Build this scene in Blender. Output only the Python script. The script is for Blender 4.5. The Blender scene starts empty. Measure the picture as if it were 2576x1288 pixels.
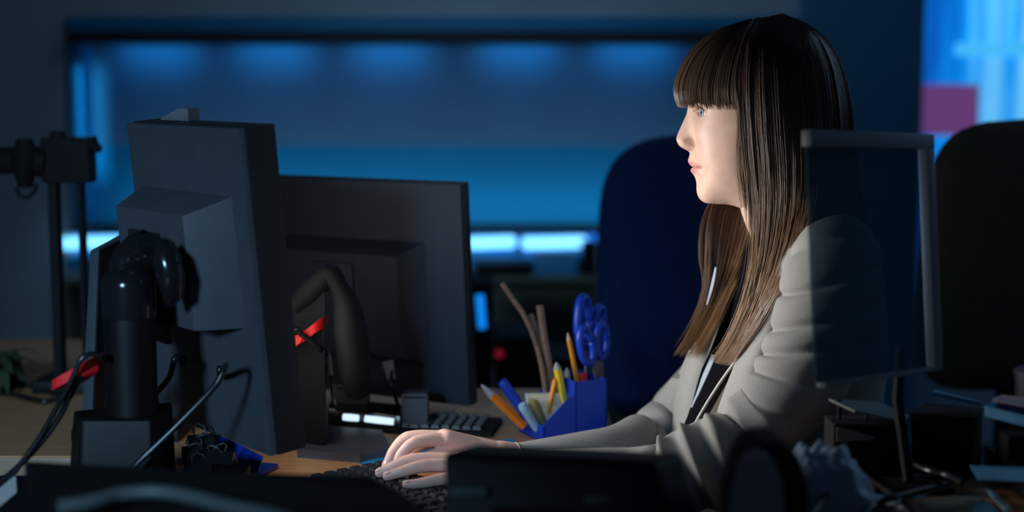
import bpy, bmesh, math, random
import numpy as np
from mathutils import Matrix, Vector, Euler, noise

random.seed(7)
rng = np.random.default_rng(7)
SC = bpy.context.scene
COL = SC.collection

# ------------------------------------------------------------------ camera
F = 3500.0                      # focal length in pixels of the 2576 px wide frame
TH = math.radians(6.0)          # downward pitch
CZ = 1.22                       # eye height
cam_data = bpy.data.cameras.new('camera')
cam = bpy.data.objects.new('camera', cam_data)
COL.objects.link(cam)
cam.location = (0, 0, CZ)
cam.rotation_euler = (math.radians(90) - TH, 0, 0)
cam_data.sensor_width = 36.0
cam_data.lens = F * 36.0 / 2576.0
cam_data.clip_start = 0.05
cam_data.clip_end = 60
cam_data.dof.use_dof = True
cam_data.dof.focus_distance = 1.82
cam_data.dof.aperture_fstop = 1.9
SC.camera = cam

SC.view_settings.view_transform = 'Standard'
SC.view_settings.look = 'None'
SC.view_settings.exposure = 0.0
SC.view_settings.gamma = 1.0
SC.view_settings.use_curve_mapping = False

# ------------------------------------------------------------------ world and large lights
world = bpy.data.worlds.new('night')
SC.world = world
world.use_nodes = True
bg = world.node_tree.nodes['Background']
bg.inputs[0].default_value = (0.36, 0.58, 1.0, 1)
bg.inputs[1].default_value = 0.042


def area(name, loc, target, size, energy, color, size_y=None, spread=None):
    d = bpy.data.lights.new(name, 'AREA')
    d.energy = energy
    d.color = color
    d.size = size
    if size_y:
        d.shape = 'RECTANGLE'
        d.size_y = size_y
    if spread:
        d.spread = math.radians(spread)
    o = bpy.data.objects.new(name, d)
    COL.objects.link(o)
    o.location = loc
    v = Vector(target) - Vector(loc)
    o.rotation_euler = v.to_track_quat('-Z', 'Y').to_euler()
    return o


# unseen fill lamps added behind the camera and overhead, and the blue glow of the bright window on the right
area('rear_fill_light', (-1.0, -1.2, 1.75), (-0.66, 1.6, 0.92), 0.34, 2.5, (0.38, 0.68, 1.0), 0.34, 32)
area('overhead_fill_light', (0.1, 4.2, 2.72), (0.0, 4.6, 0.6), 1.2, 3.2, (0.5, 0.75, 1.0))
area('window_glow_light', (2.2, 2.9, 2.0), (0.6, 1.4, 0.8), 0.9, 4.5, (0.42, 0.68, 1.0), 1.2)


def P(px, py, d):
    """point of the place that lies at world distance y = d along the sight line of a photo pixel"""
    a = (px - 1288.0) / F
    b = -(py - 644.0) / F
    v = Vector((a, math.cos(TH) + b * math.sin(TH), -math.sin(TH) + b * math.cos(TH)))
    return v * (d / v.y) + Vector((0, 0, CZ))


# ------------------------------------------------------------------ materials
def mat(name, color, rough=0.6, metal=0.0, spec=0.5, emit=None, strength=0.0, vary=0.0, scale=40.0, bump=0.0, bscale=400.0):
    m = bpy.data.materials.new(name)
    m.use_nodes = True
    nt = m.node_tree
    b = nt.nodes['Principled BSDF']
    b.inputs['Base Color'].default_value = (*color, 1)
    b.inputs['Roughness'].default_value = rough
    b.inputs['Metallic'].default_value = metal
    b.inputs['Specular IOR Level'].default_value = spec
    if emit:
        b.inputs['Emission Color'].default_value = (*emit, 1)
        b.inputs['Emission Strength'].default_value = strength
    if vary or bump:
        tc = nt.nodes.new('ShaderNodeTexCoord')
    if vary:
        n = nt.nodes.new('ShaderNodeTexNoise')
        n.inputs['Scale'].default_value = scale
        n.inputs['Detail'].default_value = 4
        nt.links.new(tc.outputs['Object'], n.inputs['Vector'])
        r = nt.nodes.new('ShaderNodeValToRGB')
        r.color_ramp.elements[0].position = 0.3
        r.color_ramp.elements[1].position = 0.7
        r.color_ramp.elements[0].color = (*[c * (1 - vary) for c in color], 1)
        r.color_ramp.elements[1].color = (*[min(1, c * (1 + vary)) for c in color], 1)
        nt.links.new(n.outputs['Fac'], r.inputs['Fac'])
        nt.links.new(r.outputs['Color'], b.inputs['Base Color'])
    if bump:
        n2 = nt.nodes.new('ShaderNodeTexNoise')
        n2.inputs['Scale'].default_value = bscale
        n2.inputs['Detail'].default_value = 3
        nt.links.new(tc.outputs['Object'], n2.inputs['Vector'])
        bp = nt.nodes.new('ShaderNodeBump')
        bp.inputs['Strength'].default_value = bump
        bp.inputs['Distance'].default_value = 0.002
        nt.links.new(n2.outputs['Fac'], bp.inputs['Height'])
        nt.links.new(bp.outputs['Normal'], b.inputs['Normal'])
    return m


def wood(name, c1, c2, rough=0.45):
    m = mat(name, c1, rough)
    nt = m.node_tree
    b = nt.nodes['Principled BSDF']
    tc = nt.nodes.new('ShaderNodeTexCoord')
    mp = nt.nodes.new('ShaderNodeMapping')
    mp.inputs['Scale'].default_value = (3, 45, 45)
    nt.links.new(tc.outputs['Object'], mp.inputs['Vector'])
    n = nt.nodes.new('ShaderNodeTexNoise')
    n.inputs['Scale'].default_value = 2.5
    n.inputs['Detail'].default_value = 6
    nt.links.new(mp.outputs['Vector'], n.inputs['Vector'])
    r = nt.nodes.new('ShaderNodeValToRGB')
    r.color_ramp.elements[0].position = 0.35
    r.color_ramp.elements[1].position = 0.65
    r.color_ramp.elements[0].color = (*c1, 1)
    r.color_ramp.elements[1].color = (*c2, 1)
    nt.links.new(n.outputs['Fac'], r.inputs['Fac'])
    nt.links.new(r.outputs['Color'], b.inputs['Base Color'])
    return m


M = {}
M['wall'] = mat('wall_paint', (0.58, 0.72, 0.80), 0.9, vary=0.05, scale=3)
M['wall_low'] = mat('wall_paint_olive', (0.20, 0.20, 0.15), 0.9, vary=0.06, scale=3)
M['column'] = mat('blue_wall_paint', (0.08, 0.30, 0.52), 0.8, vary=0.05, scale=3)
M['floor'] = mat('carpet', (0.05, 0.055, 0.065), 0.95, vary=0.2, scale=60, bump=0.4)
M['ceiling'] = mat('ceiling_paint', (0.4, 0.4, 0.4), 0.9, vary=0.04, scale=3)
M['bluepaint'] = mat('blue_lit_paint', (0.03, 0.36, 0.72), 0.45, vary=0.05, scale=5)  # lamp light on the window header is put into this blue
M['darkheader'] = mat('dark_header', (0.05, 0.045, 0.05), 0.6, vary=0.1, scale=5)
M['blind'] = mat('roller_blind', (0.27, 0.39, 0.58), 0.85, vary=0.04, scale=6)
M['blind_low'] = mat('lower_panel', (0.015, 0.40, 0.66), 0.7, vary=0.05, scale=4)
M['tube'] = mat('lamp_tube', (0.6, 0.8, 1), 0.4, emit=(0.18, 0.60, 1.0), strength=2.2)
M['tube_dim'] = mat('lamp_end', (0.1, 0.3, 0.8), 0.4, emit=(0.01, 0.16, 0.75), strength=1.0)
M['black'] = mat('black_plastic', (0.0045, 0.0045, 0.005), 0.5, spec=0.25, vary=0.15, scale=60)
M['black_soft'] = mat('black_matte', (0.006, 0.006, 0.007), 0.75, spec=0.25, vary=0.2, scale=40)
M['gloss_black'] = mat('gloss_black', (0.010, 0.010, 0.012), 0.16)
M['mon_back'] = mat('monitor_back_plastic', (0.060, 0.066, 0.080), 0.55, vary=0.07, scale=25, bump=0.12, bscale=900)
M['mon_back_dark'] = mat('second_monitor_plastic', (0.020, 0.030, 0.046), 0.6, vary=0.07, scale=25, bump=0.12, bscale=900)
M['mon_edge'] = mat('monitor_edge_plastic', (0.016, 0.015, 0.016), 0.5, vary=0.1, scale=25)
M['screen_white'] = mat('lit_screen', (0.02, 0.02, 0.02), 0.2, emit=(1.0, 0.97, 0.93), strength=2.0)
M['screen_dim'] = mat('dim_screen', (0.02, 0.02, 0.02), 0.2, emit=(0.4, 0.65, 1.0), strength=0.5)
M['silver'] = mat('silver_frame', (0.30, 0.33, 0.36), 0.4, metal=0.3, vary=0.05, scale=20)
M['wood'] = wood('desk_wood', (0.50, 0.24, 0.10), (0.62, 0.33, 0.155))
M['wood_edge'] = wood('desk_edge_wood', (0.30, 0.19, 0.11), (0.36, 0.24, 0.14))
M['steel'] = mat('grey_steel', (0.18, 0.18, 0.19), 0.4, metal=0.7, vary=0.05)
M['red'] = mat('red_velcro', (0.90, 0.012, 0.018), 0.6, vary=0.15, scale=300)
M['cable'] = mat('black_cable', (0.012, 0.012, 0.014), 0.26, vary=0.1, scale=50)
M['cable_grey'] = mat('grey_cable', (0.10, 0.12, 0.12), 0.5, vary=0.1, scale=50)
M['key'] = mat('key_plastic', (0.022, 0.024, 0.028), 0.45, vary=0.15, scale=200)
M['bluepl'] = mat('blue_plastic', (0.004, 0.045, 0.46), 0.38, vary=0.06, scale=30)
M['navypl'] = mat('navy_plastic', (0.008, 0.03, 0.30), 0.4, vary=0.06, scale=30)
M['bluefolder'] = mat('blue_folder', (0.02, 0.30, 0.62), 0.35, vary=0.05, scale=30)
M['orange'] = mat('orange_paint', (0.85, 0.20, 0.008), 0.4, vary=0.06)
M['pencil'] = mat('pencil_paint', (0.90, 0.32, 0.02), 0.4, vary=0.05)
M['yellow'] = mat('yellow_plastic', (0.85, 0.62, 0.03), 0.4, vary=0.05)
M['wood_light'] = mat('bare_wood', (0.60, 0.42, 0.28), 0.7, vary=0.1)
M['brown_stick'] = mat('brown_stick', (0.22, 0.13, 0.09), 0.7, vary=0.2, scale=90)
M['grey_plastic'] = mat('grey_plastic', (0.30, 0.31, 0.34), 0.5, vary=0.08)
M['paper'] = mat('paper', (0.75, 0.74, 0.70), 0.8, vary=0.04)
M['paper_print'] = mat('printed_card', (0.72, 0.62, 0.45), 0.7, vary=0.45, scale=45)
M['blue_chair'] = mat('navy_chair_fabric', (0.006, 0.018, 0.09), 0.95, vary=0.25, scale=120, bump=0.5)
M['black_chair'] = mat('black_chair_fabric', (0.030, 0.034, 0.030), 0.95, vary=0.2, scale=120, bump=0.5)
M['jacket'] = mat('greige_wool', (0.31, 0.31, 0.29), 0.85, spec=0.25, vary=0.06, scale=260, bump=0.35, bscale=1500)
M['jacket_edge'] = mat('jacket_piping', (0.50, 0.48, 0.44), 0.8, vary=0.05, scale=200)
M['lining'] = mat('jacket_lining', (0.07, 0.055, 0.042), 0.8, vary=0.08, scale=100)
M['blacktop'] = mat('black_top_fabric', (0.004, 0.004, 0.006), 0.95, spec=0.05, vary=0.2, scale=200)
M['shirt'] = mat('pale_shirt_cloth', (0.34, 0.40, 0.48), 0.8, vary=0.05, scale=100)
M['trousers'] = mat('dark_trousers', (0.012, 0.012, 0.016), 0.85, vary=0.2, scale=80)
M['nail'] = mat('fingernail', (0.78, 0.50, 0.46), 0.22, vary=0.04)
M['greyfab'] = mat('grey_fabric', (0.34, 0.33, 0.40), 0.9, vary=0.08, scale=150)
M['crumple'] = mat('blue_grey_plastic_film', (0.34, 0.48, 0.66), 0.5, vary=0.2, scale=20)
M['reflectbar'] = mat('lamp_reflection_bar', (0.6, 0.7, 0.8), 0.3, emit=(0.62, 0.80, 1.0), strength=1.15)  # lamp reflection in glossy black, put in as emission
M['bluebar'] = mat('blue_lit_display', (0.02, 0.1, 0.4), 0.3, emit=(0.005, 0.24, 0.90), strength=0.95)
M['redled'] = mat('red_light', (0.3, 0.01, 0.02), 0.4, emit=(0.45, 0.01, 0.04), strength=0.25)
M['leaf'] = mat('dark_leaf', (0.05, 0.07, 0.025), 0.6, vary=0.4, scale=30)
M['lash'] = mat('eyelash', (0.02, 0.014, 0.01), 0.6)


def skin_material():
    m = mat('skin', (0.74, 0.49, 0.38), 0.45, spec=0.35)
    nt = m.node_tree
    b = nt.nodes['Principled BSDF']
    b.inputs['Subsurface Weight'].default_value = 0.12
    b.inputs['Subsurface Radius'].default_value = (0.010, 0.004, 0.002)
    b.inputs['Subsurface Scale'].default_value = 0.5
    at = nt.nodes.new('ShaderNodeAttribute')
    at.attribute_name = 'tone'
    tc = nt.nodes.new('ShaderNodeTexCoord')
    n = nt.nodes.new('ShaderNodeTexNoise')
    n.inputs['Scale'].default_value = 60
    n.inputs['Detail'].default_value = 3
    nt.links.new(tc.outputs['Object'], n.inputs['Vector'])
    r = nt.nodes.new('ShaderNodeValToRGB')
    r.color_ramp.elements[0].position = 0.35
    r.color_ramp.elements[1].position = 0.65
    r.color_ramp.elements[0].color = (0.72, 0.47, 0.365, 1)
    r.color_ramp.elements[1].color = (0.78, 0.54, 0.43, 1)
    nt.links.new(n.outputs['Fac'], r.inputs['Fac'])
    sep = nt.nodes.new('ShaderNodeSeparateColor')
    nt.links.new(at.outputs['Color'], sep.inputs[0])
    mx = nt.nodes.new('ShaderNodeMix')
    mx.data_type = 'RGBA'
    mx.inputs['B'].default_value = (0.62, 0.20, 0.19, 1)
    nt.links.new(sep.outputs[0], mx.inputs['Factor'])
    nt.links.new(r.outputs['Color'], mx.inputs['A'])
    mx2 = nt.nodes.new('ShaderNodeMix')
    mx2.data_type = 'RGBA'
    mx2.inputs['B'].default_value = (0.10, 0.05, 0.035, 1)
    nt.links.new(sep.outputs[1], mx2.inputs['Factor'])
    nt.links.new(mx.outputs['Result'], mx2.inputs['A'])
    nt.links.new(mx2.outputs['Result'], b.inputs['Base Color'])
    return m


def hair_material():
    m = mat('hair', (0.12, 0.07, 0.04), 0.27, spec=1.0)
    nt = m.node_tree
    b = nt.nodes['Principled BSDF']
    at = nt.nodes.new('ShaderNodeAttribute')
    at.attribute_name = 'tone'
    sep = nt.nodes.new('ShaderNodeSeparateColor')
    nt.links.new(at.outputs['Color'], sep.inputs[0])
    r = nt.nodes.new('ShaderNodeValToRGB')
    e = r.color_ramp.elements
    e[0].position = 0.0
    e[0].color = (0.050, 0.031, 0.020, 1)
    e[1].position = 1.0
    e[1].color = (0.42, 0.25, 0.125, 1)
    k = e.new(0.45)
    k.color = (0.17, 0.105, 0.064, 1)
    nt.links.new(sep.outputs[0], r.inputs['Fac'])
    hs = nt.nodes.new('ShaderNodeHueSaturation')
    nt.links.new(r.outputs['Color'], hs.inputs['Color'])
    nt.links.new(sep.outputs[1], hs.inputs['Value'])
    nt.links.new(hs.outputs['Color'], b.inputs['Base Color'])
    # hair lets light through
    tl = nt.nodes.new('ShaderNodeBsdfTranslucent')
    nt.links.new(hs.outputs['Color'], tl.inputs['Color'])
    mx = nt.nodes.new('ShaderNodeMixShader')
    mx.inputs[0].default_value = 0.30
    nt.links.new(b.outputs[0], mx.inputs[1])
    nt.links.new(tl.outputs[0], mx.inputs[2])
    nt.links.new(mx.outputs[0], nt.nodes['Material Output'].inputs[0])
    return m


def glass_screen_material():
    """the see-through dark screen of the silver-framed monitor"""
    m = bpy.data.materials.new('dark_glass')
    m.use_nodes = True
    nt = m.node_tree
    nt.nodes.clear()
    out = nt.nodes.new('ShaderNodeOutputMaterial')
    tr = nt.nodes.new('ShaderNodeBsdfTransparent')
    tr.inputs[0].default_value = (0.50, 0.56, 0.62, 1)
    gl = nt.nodes.new('ShaderNodeBsdfPrincipled')
    gl.inputs['Base Color'].default_value = (0.07, 0.24, 0.36, 1)
    gl.inputs['Roughness'].default_value = 0.35
    mx = nt.nodes.new('ShaderNodeMixShader')
    mx.inputs[0].default_value = 0.34
    nt.links.new(tr.outputs[0], mx.inputs[1])
    nt.links.new(gl.outputs[0], mx.inputs[2])
    nt.links.new(mx.outputs[0], out.inputs[0])
    return m


def lit_window_material():
    m = bpy.data.materials.new('lit_window_pane')
    m.use_nodes = True
    nt = m.node_tree
    b = nt.nodes['Principled BSDF']
    b.inputs['Base Color'].default_value = (0.02, 0.1, 0.2, 1)
    b.inputs['Roughness'].default_value = 0.3
    tc = nt.nodes.new('ShaderNodeTexCoord')
    mp = nt.nodes.new('ShaderNodeMapping')
    mp.inputs['Scale'].default_value = (9.0, 1.0, 0.8)
    nt.links.new(tc.outputs['Object'], mp.inputs['Vector'])
    n = nt.nodes.new('ShaderNodeTexNoise')
    n.inputs['Scale'].default_value = 1.6
    n.inputs['Detail'].default_value = 3
    nt.links.new(mp.outputs['Vector'], n.inputs['Vector'])
    sx = nt.nodes.new('ShaderNodeSeparateXYZ')
    nt.links.new(tc.outputs['Object'], sx.inputs[0])
    mr = nt.nodes.new('ShaderNodeMapRange')
    mr.inputs[1].default_value = 0.02
    mr.inputs[2].default_value = 0.32
    mr.inputs[3].default_value = -0.36
    mr.inputs[4].default_value = 0.16
    nt.links.new(sx.outputs[0], mr.inputs[0])
    ad = nt.nodes.new('ShaderNodeMath')
    ad.operation = 'ADD'
    nt.links.new(n.outputs['Fac'], ad.inputs[0])
    nt.links.new(mr.outputs[0], ad.inputs[1])
    r = nt.nodes.new('ShaderNodeValToRGB')
    e = r.color_ramp.elements
    e[0].position = 0.18
    e[0].color = (0.002, 0.09, 0.50, 1)
    e[1].position = 0.78
    e[1].color = (0.16, 0.60, 0.98, 1)
    k = e.new(0.52)
    k.color = (0.002, 0.30, 0.90, 1)
    nt.links.new(ad.outputs[0], r.inputs['Fac'])
    nt.links.new(r.outputs['Color'], b.inputs['Emission Color'])
    b.inputs['Emission Strength'].default_value = 0.95
    return m


M['skin'] = skin_material()
M['hair'] = hair_material()
M['glass'] = glass_screen_material()
M['lit_window'] = lit_window_material()
M['magenta'] = mat('magenta_banner_backlit', (0.35, 0.05, 0.18), 0.6, emit=(0.115, 0.042, 0.16), strength=1.0, vary=0.1, scale=8)  # light shining through the banner is put in as emission


# ------------------------------------------------------------------ mesh building
class MB:
    def __init__(self):
        self.v = []
        self.f = []
        self.tone = None

    def add(self, verts, faces):
        n = len(self.v)
        self.v.extend([tuple(p) for p in verts])
        self.f.extend([tuple(i + n for i in f) for f in faces])
        return self

    def box(self, c, size, R=None, bevel=0.0, seg=2, taper=None):
        bm = bmesh.new()
        bmesh.ops.create_cube(bm, size=1.0)
        for v in bm.verts:
            v.co = Vector((v.co.x * size[0], v.co.y * size[1], v.co.z * size[2]))
        if bevel > 0:
            bmesh.ops.bevel(bm, geom=bm.edges[:], offset=bevel, segments=seg, profile=0.7, affect='EDGES')
        T = Matrix.Translation(Vector(c)) @ (R.to_4x4() if R is not None else Matrix.Identity(4))
        bm.verts.ensure_lookup_table()
        vs = [T @ v.co for v in bm.verts]
        fs = [[v.index for v in f.verts] for f in bm.faces]
        bm.free()
        return self.add(vs, fs)

    def hexa(self, bot, top, bevel=0.0, seg=2):
        """eight corners: bot[4] counter-clockwise and top[4] above them"""
        bm = bmesh.new()
        vs = [bm.verts.new(p) for p in list(bot) + list(top)]
        for q in ((3, 2, 1, 0), (4, 5, 6, 7), (0, 1, 5, 4), (1, 2, 6, 5), (2, 3, 7, 6), (3, 0, 4, 7)):
            bm.faces.new([vs[i] for i in q])
        bmesh.ops.recalc_face_normals(bm, faces=bm.faces[:])
        if bevel > 0:
            bmesh.ops.bevel(bm, geom=bm.edges[:], offset=bevel, segments=seg, profile=0.7, affect='EDGES')
        bm.verts.index_update()
        out = [v.co.copy() for v in bm.verts]
        fs = [[v.index for v in f.verts] for f in bm.faces]
        bm.free()
        return self.add(out, fs)

    def tube(self, path, r, sides=10, caps=True, flat=None):
        path = [Vector(p) for p in path]
        n = len(path)
        rs = r if isinstance(r, (list, tuple)) else [r] * n
        up = None
        rings = []
        for i, p in enumerate(path):
            t = (path[min(i + 1, n - 1)] - path[max(i - 1, 0)])
            t = t.normalized() if t.length > 1e-9 else Vector((0, 0, 1))
            if up is None:
                up = Vector((0, 0, 1)) if abs(t.z) < 0.9 else Vector((1, 0, 0))
            s = t.cross(up)
            if s.length < 1e-6:
                s = t.orthogonal()
            s.normalize()
            up = s.cross(t).normalized()
            ring = []
            for k in range(sides):
                a = 2 * math.pi * k / sides
                k1, k2 = (1, 1) if flat is None else flat
                ring.append(p + (s * (math.cos(a) * k1) + up * (math.sin(a) * k2)) * rs[i])
            rings.append(ring)
        return self.loft(rings, caps)

    def loft(self, rings, caps=True, closed=True):
        m = len(rings[0])
        vs = [p for ring in rings for p in ring]
        fs = []
        for i in range(len(rings) - 1):
            for k in range(m if closed else m - 1):
                k2 = (k + 1) % m
                fs.append((i * m + k, i * m + k2, (i + 1) * m + k2, (i + 1) * m + k))
        if caps and closed:
            fs.append(tuple(reversed(range(m))))
            fs.append(tuple(range((len(rings) - 1) * m, len(rings) * m)))
        return self.add(vs, fs)

    def lathe(self, prof, c, axis=(0, 0, 1), sides=24, caps=True):
        ax = Vector(axis).normalized()
        s = ax.orthogonal().normalized()
        u = ax.cross(s)
        c = Vector(c)
        rings = []
        for r, h in prof:
            rings.append([c + ax * h + (s * math.cos(2 * math.pi * k / sides) + u * math.sin(2 * math.pi * k / sides)) * r for k in range(sides)])
        return self.loft(rings, caps)

    def sphere(self, c, r, n=16, sc=(1, 1, 1), R=None):
        rings = []
        c = Vector(c)
        for i in range(n + 1):
            a = math.pi * (i + 0.02) / (n + 0.04)
            ring = []
            for k in range(2 * n):
                b = math.pi * k / n
                q = Vector((math.sin(a) * math.cos(b) * sc[0], math.sin(a) * math.sin(b) * sc[1], math.cos(a) * sc[2])) * r
                if R is not None:
                    q = R @ q
                ring.append(c + q)
            rings.append(ring)
        return self.loft(rings, True)

    def grid(self, rows, thick=0.0):
        """an open sheet from rows of points; with thick it becomes a closed slab"""
        n, m = len(rows), len(rows[0])
        rows = [[Vector(p) for p in r] for r in rows]
        if thick <= 0:
            return self.loft(rows, False, closed=False)
        nor = [[None] * m for _ in range(n)]
        for i in range(n):
            for k in range(m):
                a = rows[min(i + 1, n - 1)][k] - rows[max(i - 1, 0)][k]
                b = rows[i][min(k + 1, m - 1)] - rows[i][max(k - 1, 0)]
                q = a.cross(b)
                nor[i][k] = q.normalized() if q.length > 1e-12 else Vector((0, 1, 0))
        top = [rows[i][k] + nor[i][k] * thick / 2 for i in range(n) for k in range(m)]
        bot = [rows[i][k] - nor[i][k] * thick / 2 for i in range(n) for k in range(m)]
        N = n * m
        fs = []
        for i in range(n - 1):
            for k in range(m - 1):
                a = i * m + k
                fs.append((a, a + 1, a + m + 1, a + m))
                fs.append((N + a, N + a + m, N + a + m + 1, N + a + 1))
        edge = [(0, k) for k in range(m)] + [(i, m - 1) for i in range(1, n)] + [(n - 1, k) for k in range(m - 2, -1, -1)] + [(i, 0) for i in range(n - 2, 0, -1)]
        for (i, k), (i2, k2) in zip(edge, edge[1:] + edge[:1]):
            a, b = i * m + k, i2 * m + k2
            fs.append((a, N + a, N + b, b))
        return self.add(top + bot, fs)

    def build(self, name, material, parent=None, smooth=True, angle=35):
        me = bpy.data.meshes.new(name)
        me.from_pydata(self.v, [], self.f)
        me.update()
        bm = bmesh.new()
        bm.from_mesh(me)
        bmesh.ops.recalc_face_normals(bm, faces=bm.faces[:])
        bm.to_mesh(me)
        bm.free()
        me.materials.append(material)
        if smooth:
            me.polygons.foreach_set('use_smooth', [True] * len(me.polygons))
            if angle is not None:
                me.set_sharp_from_angle(angle=math.radians(angle))
        if self.tone is not None:
            ca = me.color_attributes.new('tone', 'FLOAT_COLOR', 'POINT')
            ca.data.foreach_set('color', np.asarray(self.tone, dtype=np.float32).ravel())
        o = bpy.data.objects.new(name, me)
        COL.objects.link(o)
        if parent is not None:
            o.parent = parent
            o.matrix_parent_inverse = world_of(parent).inverted()
        return o


def world_of(o):
    m = o.matrix_basis.copy()
    if o.parent is not None:
        m = world_of(o.parent) @ o.matrix_parent_inverse @ m
    return m


def tag(o, label, cat, group=None, kind=None):
    o['label'] = label
    o['category'] = cat
    if group:
        o['group'] = group
    if kind:
        o['kind'] = kind
    return o


def thing(name, label, cat, loc=(0, 0, 0), group=None):
    o = bpy.data.objects.new(name, None)
    o.empty_display_size = 0.02
    COL.objects.link(o)
    o.location = loc
    return tag(o, label, cat, group)


def struct(name, mb, material, label=None, cat=None, parent=None):
    o = mb.build(name, material, parent, angle=35)
    if parent is None:
        o['kind'] = 'structure'
        o['label'] = label
        o['category'] = cat
    return o


def dup(root, off, label, group=None):
    """a copy of a thing and of its parts and sub-parts, moved by off"""
    r = root.copy()
    COL.objects.link(r)
    r.location = Vector(root.location) + Vector(off)
    r['label'] = label
    if group:
        r['group'] = group
    for ch in list(root.children):
        c = ch.copy()
        COL.objects.link(c)
        c.parent = r
        for g in list(ch.children):
            d = g.copy()
            COL.objects.link(d)
            d.parent = c
    return r


def cr(pts, n):
    """Catmull-Rom resampling of a polyline of tuples to n points (numpy)"""
    p = np.array([list(q) for q in pts], float)
    k = len(p)
    seg = np.linalg.norm(np.diff(p[:, :2], axis=0), axis=1) if p.shape[1] != 3 or abs(p[:, 0]).max() > 20 else np.linalg.norm(np.diff(p, axis=0), axis=1)
    s = np.concatenate([[0], np.cumsum(np.maximum(seg, 1e-9))])
    t = np.linspace(0, s[-1], n)
    out = np.zeros((n, p.shape[1]))
    for j, x in enumerate(t):
        i = min(int(np.searchsorted(s, x, side='right')) - 1, k - 2)
        i = max(i, 0)
        h = s[i + 1] - s[i]
        u = (x - s[i]) / h
        m0 = (p[i + 1] - p[i - 1]) / (s[i + 1] - s[i - 1]) if i > 0 else (p[1] - p[0]) / (s[1] - s[0])
        m1 = (p[i + 2] - p[i]) / (s[i + 2] - s[i]) if i + 2 < k else (p[i + 1] - p[i]) / h
        out[j] = (2 * u**3 - 3 * u**2 + 1) * p[i] + (u**3 - 2 * u**2 + u) * h * m0 + (-2 * u**3 + 3 * u**2) * p[i + 1] + (u**3 - u**2) * h * m1
    return out


def smoothp(pts, n=40):
    return [tuple(a) for a in cr([tuple(p) for p in pts], n)]


def rot3(yaw, tilt=0.0, roll=0.0):
    return Matrix.Rotation(yaw, 3, 'Z') @ Matrix.Rotation(tilt, 3, 'X') @ Matrix.Rotation(roll, 3, 'Y')


# ------------------------------------------------------------------ the room
YB = 5.0


def wallbox(px0, py0, px1, py1, y0, y1):
    a, b = P(px0, py0, y0), P(px1, py1, y0)
    return ((a.x + b.x) / 2, (y0 + y1) / 2, (a.z + b.z) / 2), (abs(b.x - a.x), abs(y1 - y0), abs(a.z - b.z))


mb = MB()
mb.box((0, 2.0, -0.05), (7.4, 8.4, 0.1))
struct('floor', mb, M['floor'], 'dark carpeted office floor', 'floor')
mb = MB()
mb.box((0, 2.0, 2.85), (7.4, 8.4, 0.1))
struct('ceiling', mb, M['ceiling'], 'plain unlit office ceiling', 'ceiling')
mb = MB()
mb.box((-3.65, 2.0, 1.4), (0.1, 8.4, 2.8))
struct('wall_left', mb, M['wall'], 'grey painted wall on the left side of the office', 'wall')
mb = MB()
mb.box((3.65, 2.0, 1.4), (0.1, 8.4, 2.8))
struct('wall_right', mb, M['wall'], 'grey painted wall on the right side of the office', 'wall')

# back wall with the wide screened window cut into it
wx0, wx1 = P(165, 100, YB).x, P(2010, 100, YB).x
wz0, wz1 = P(1288, 578, YB).z, P(1288, 40, YB).z
cx1 = P(2010, 100, YB).x
vx0 = P(2306, 100, YB).x
mb = MB()
mb.box(((-3.6 + wx0) / 2, YB + 0.1, 1.4), (wx0 + 3.6, 0.2, 2.8))
mb.box(((wx0 + wx1) / 2, YB + 0.1, (wz1 + 2.8) / 2), (wx1 - wx0, 0.2, 2.8 - wz1))
struct('wall_back', mb, M['wall'], 'dark slate back wall around the wide blue window', 'wall')
mb = MB()
mb.box(((wx0 + wx1) / 2, YB + 0.1, wz0 / 2 - 0.08), (wx1 - wx0, 0.2, wz0 - 0.16))
struct('wall_back_lower', mb, M['wall_low'], 'olive grey wall under the blue window and its lamps', 'wall')
mb = MB()
mb.box(((cx1 + vx0) / 2, YB + 0.05, 1.4), (vx0 - cx1, 0.3, 2.8), bevel=0.004)
struct('wall_pillar', mb, M['column'], 'dark blue wall pillar between wide window and bright window', 'wall')

# window_1: frame, header, jamb, blind, lower panel
w1 = thing('window_1', 'wide blue-lit window with drawn blind on the back wall', 'window', ((wx0 + wx1) / 2, YB, wz0))
w1['kind'] = 'structure'
mb = MB()
c, s = wallbox(168, 40, 2010, 78, YB - 0.02, YB + 0.2)
mb.box(c, s, bevel=0.004)
mb.build('window_frame', M['bluepaint'], w1)
mb = MB()
c, s = wallbox(168, 82, 2010, 108, YB - 0.06, YB + 0.10)
mb.box(c, s, bevel=0.006)
mb.build('blind_cassette', M['darkheader'], w1)
mb = MB()
c, s = wallbox(168, 110, 216, 574, YB - 0.01, YB + 0.12)
mb.box(c, s, bevel=0.004)
mb.build('window_jamb', M['bluepaint'], w1)
mb = MB()
c, s = wallbox(216, 95, 2010, 366, YB + 0.12, YB + 0.128)
mb.box(c, s)
mb.build('blind', M['blind'], w1)
mb = MB()
c, s = wallbox(216, 366, 2010, 576, YB + 0.12, YB + 0.128)
mb.box(c, s)
mb.build('lower_panel', M['blind_low'], w1)
mb = MB()
c, s = wallbox(168, 572, 2010, 586, YB - 0.05, YB + 0.18)
mb.box(c, s, bevel=0.003)
mb.build('window_sill', M['darkheader'], w1)
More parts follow.
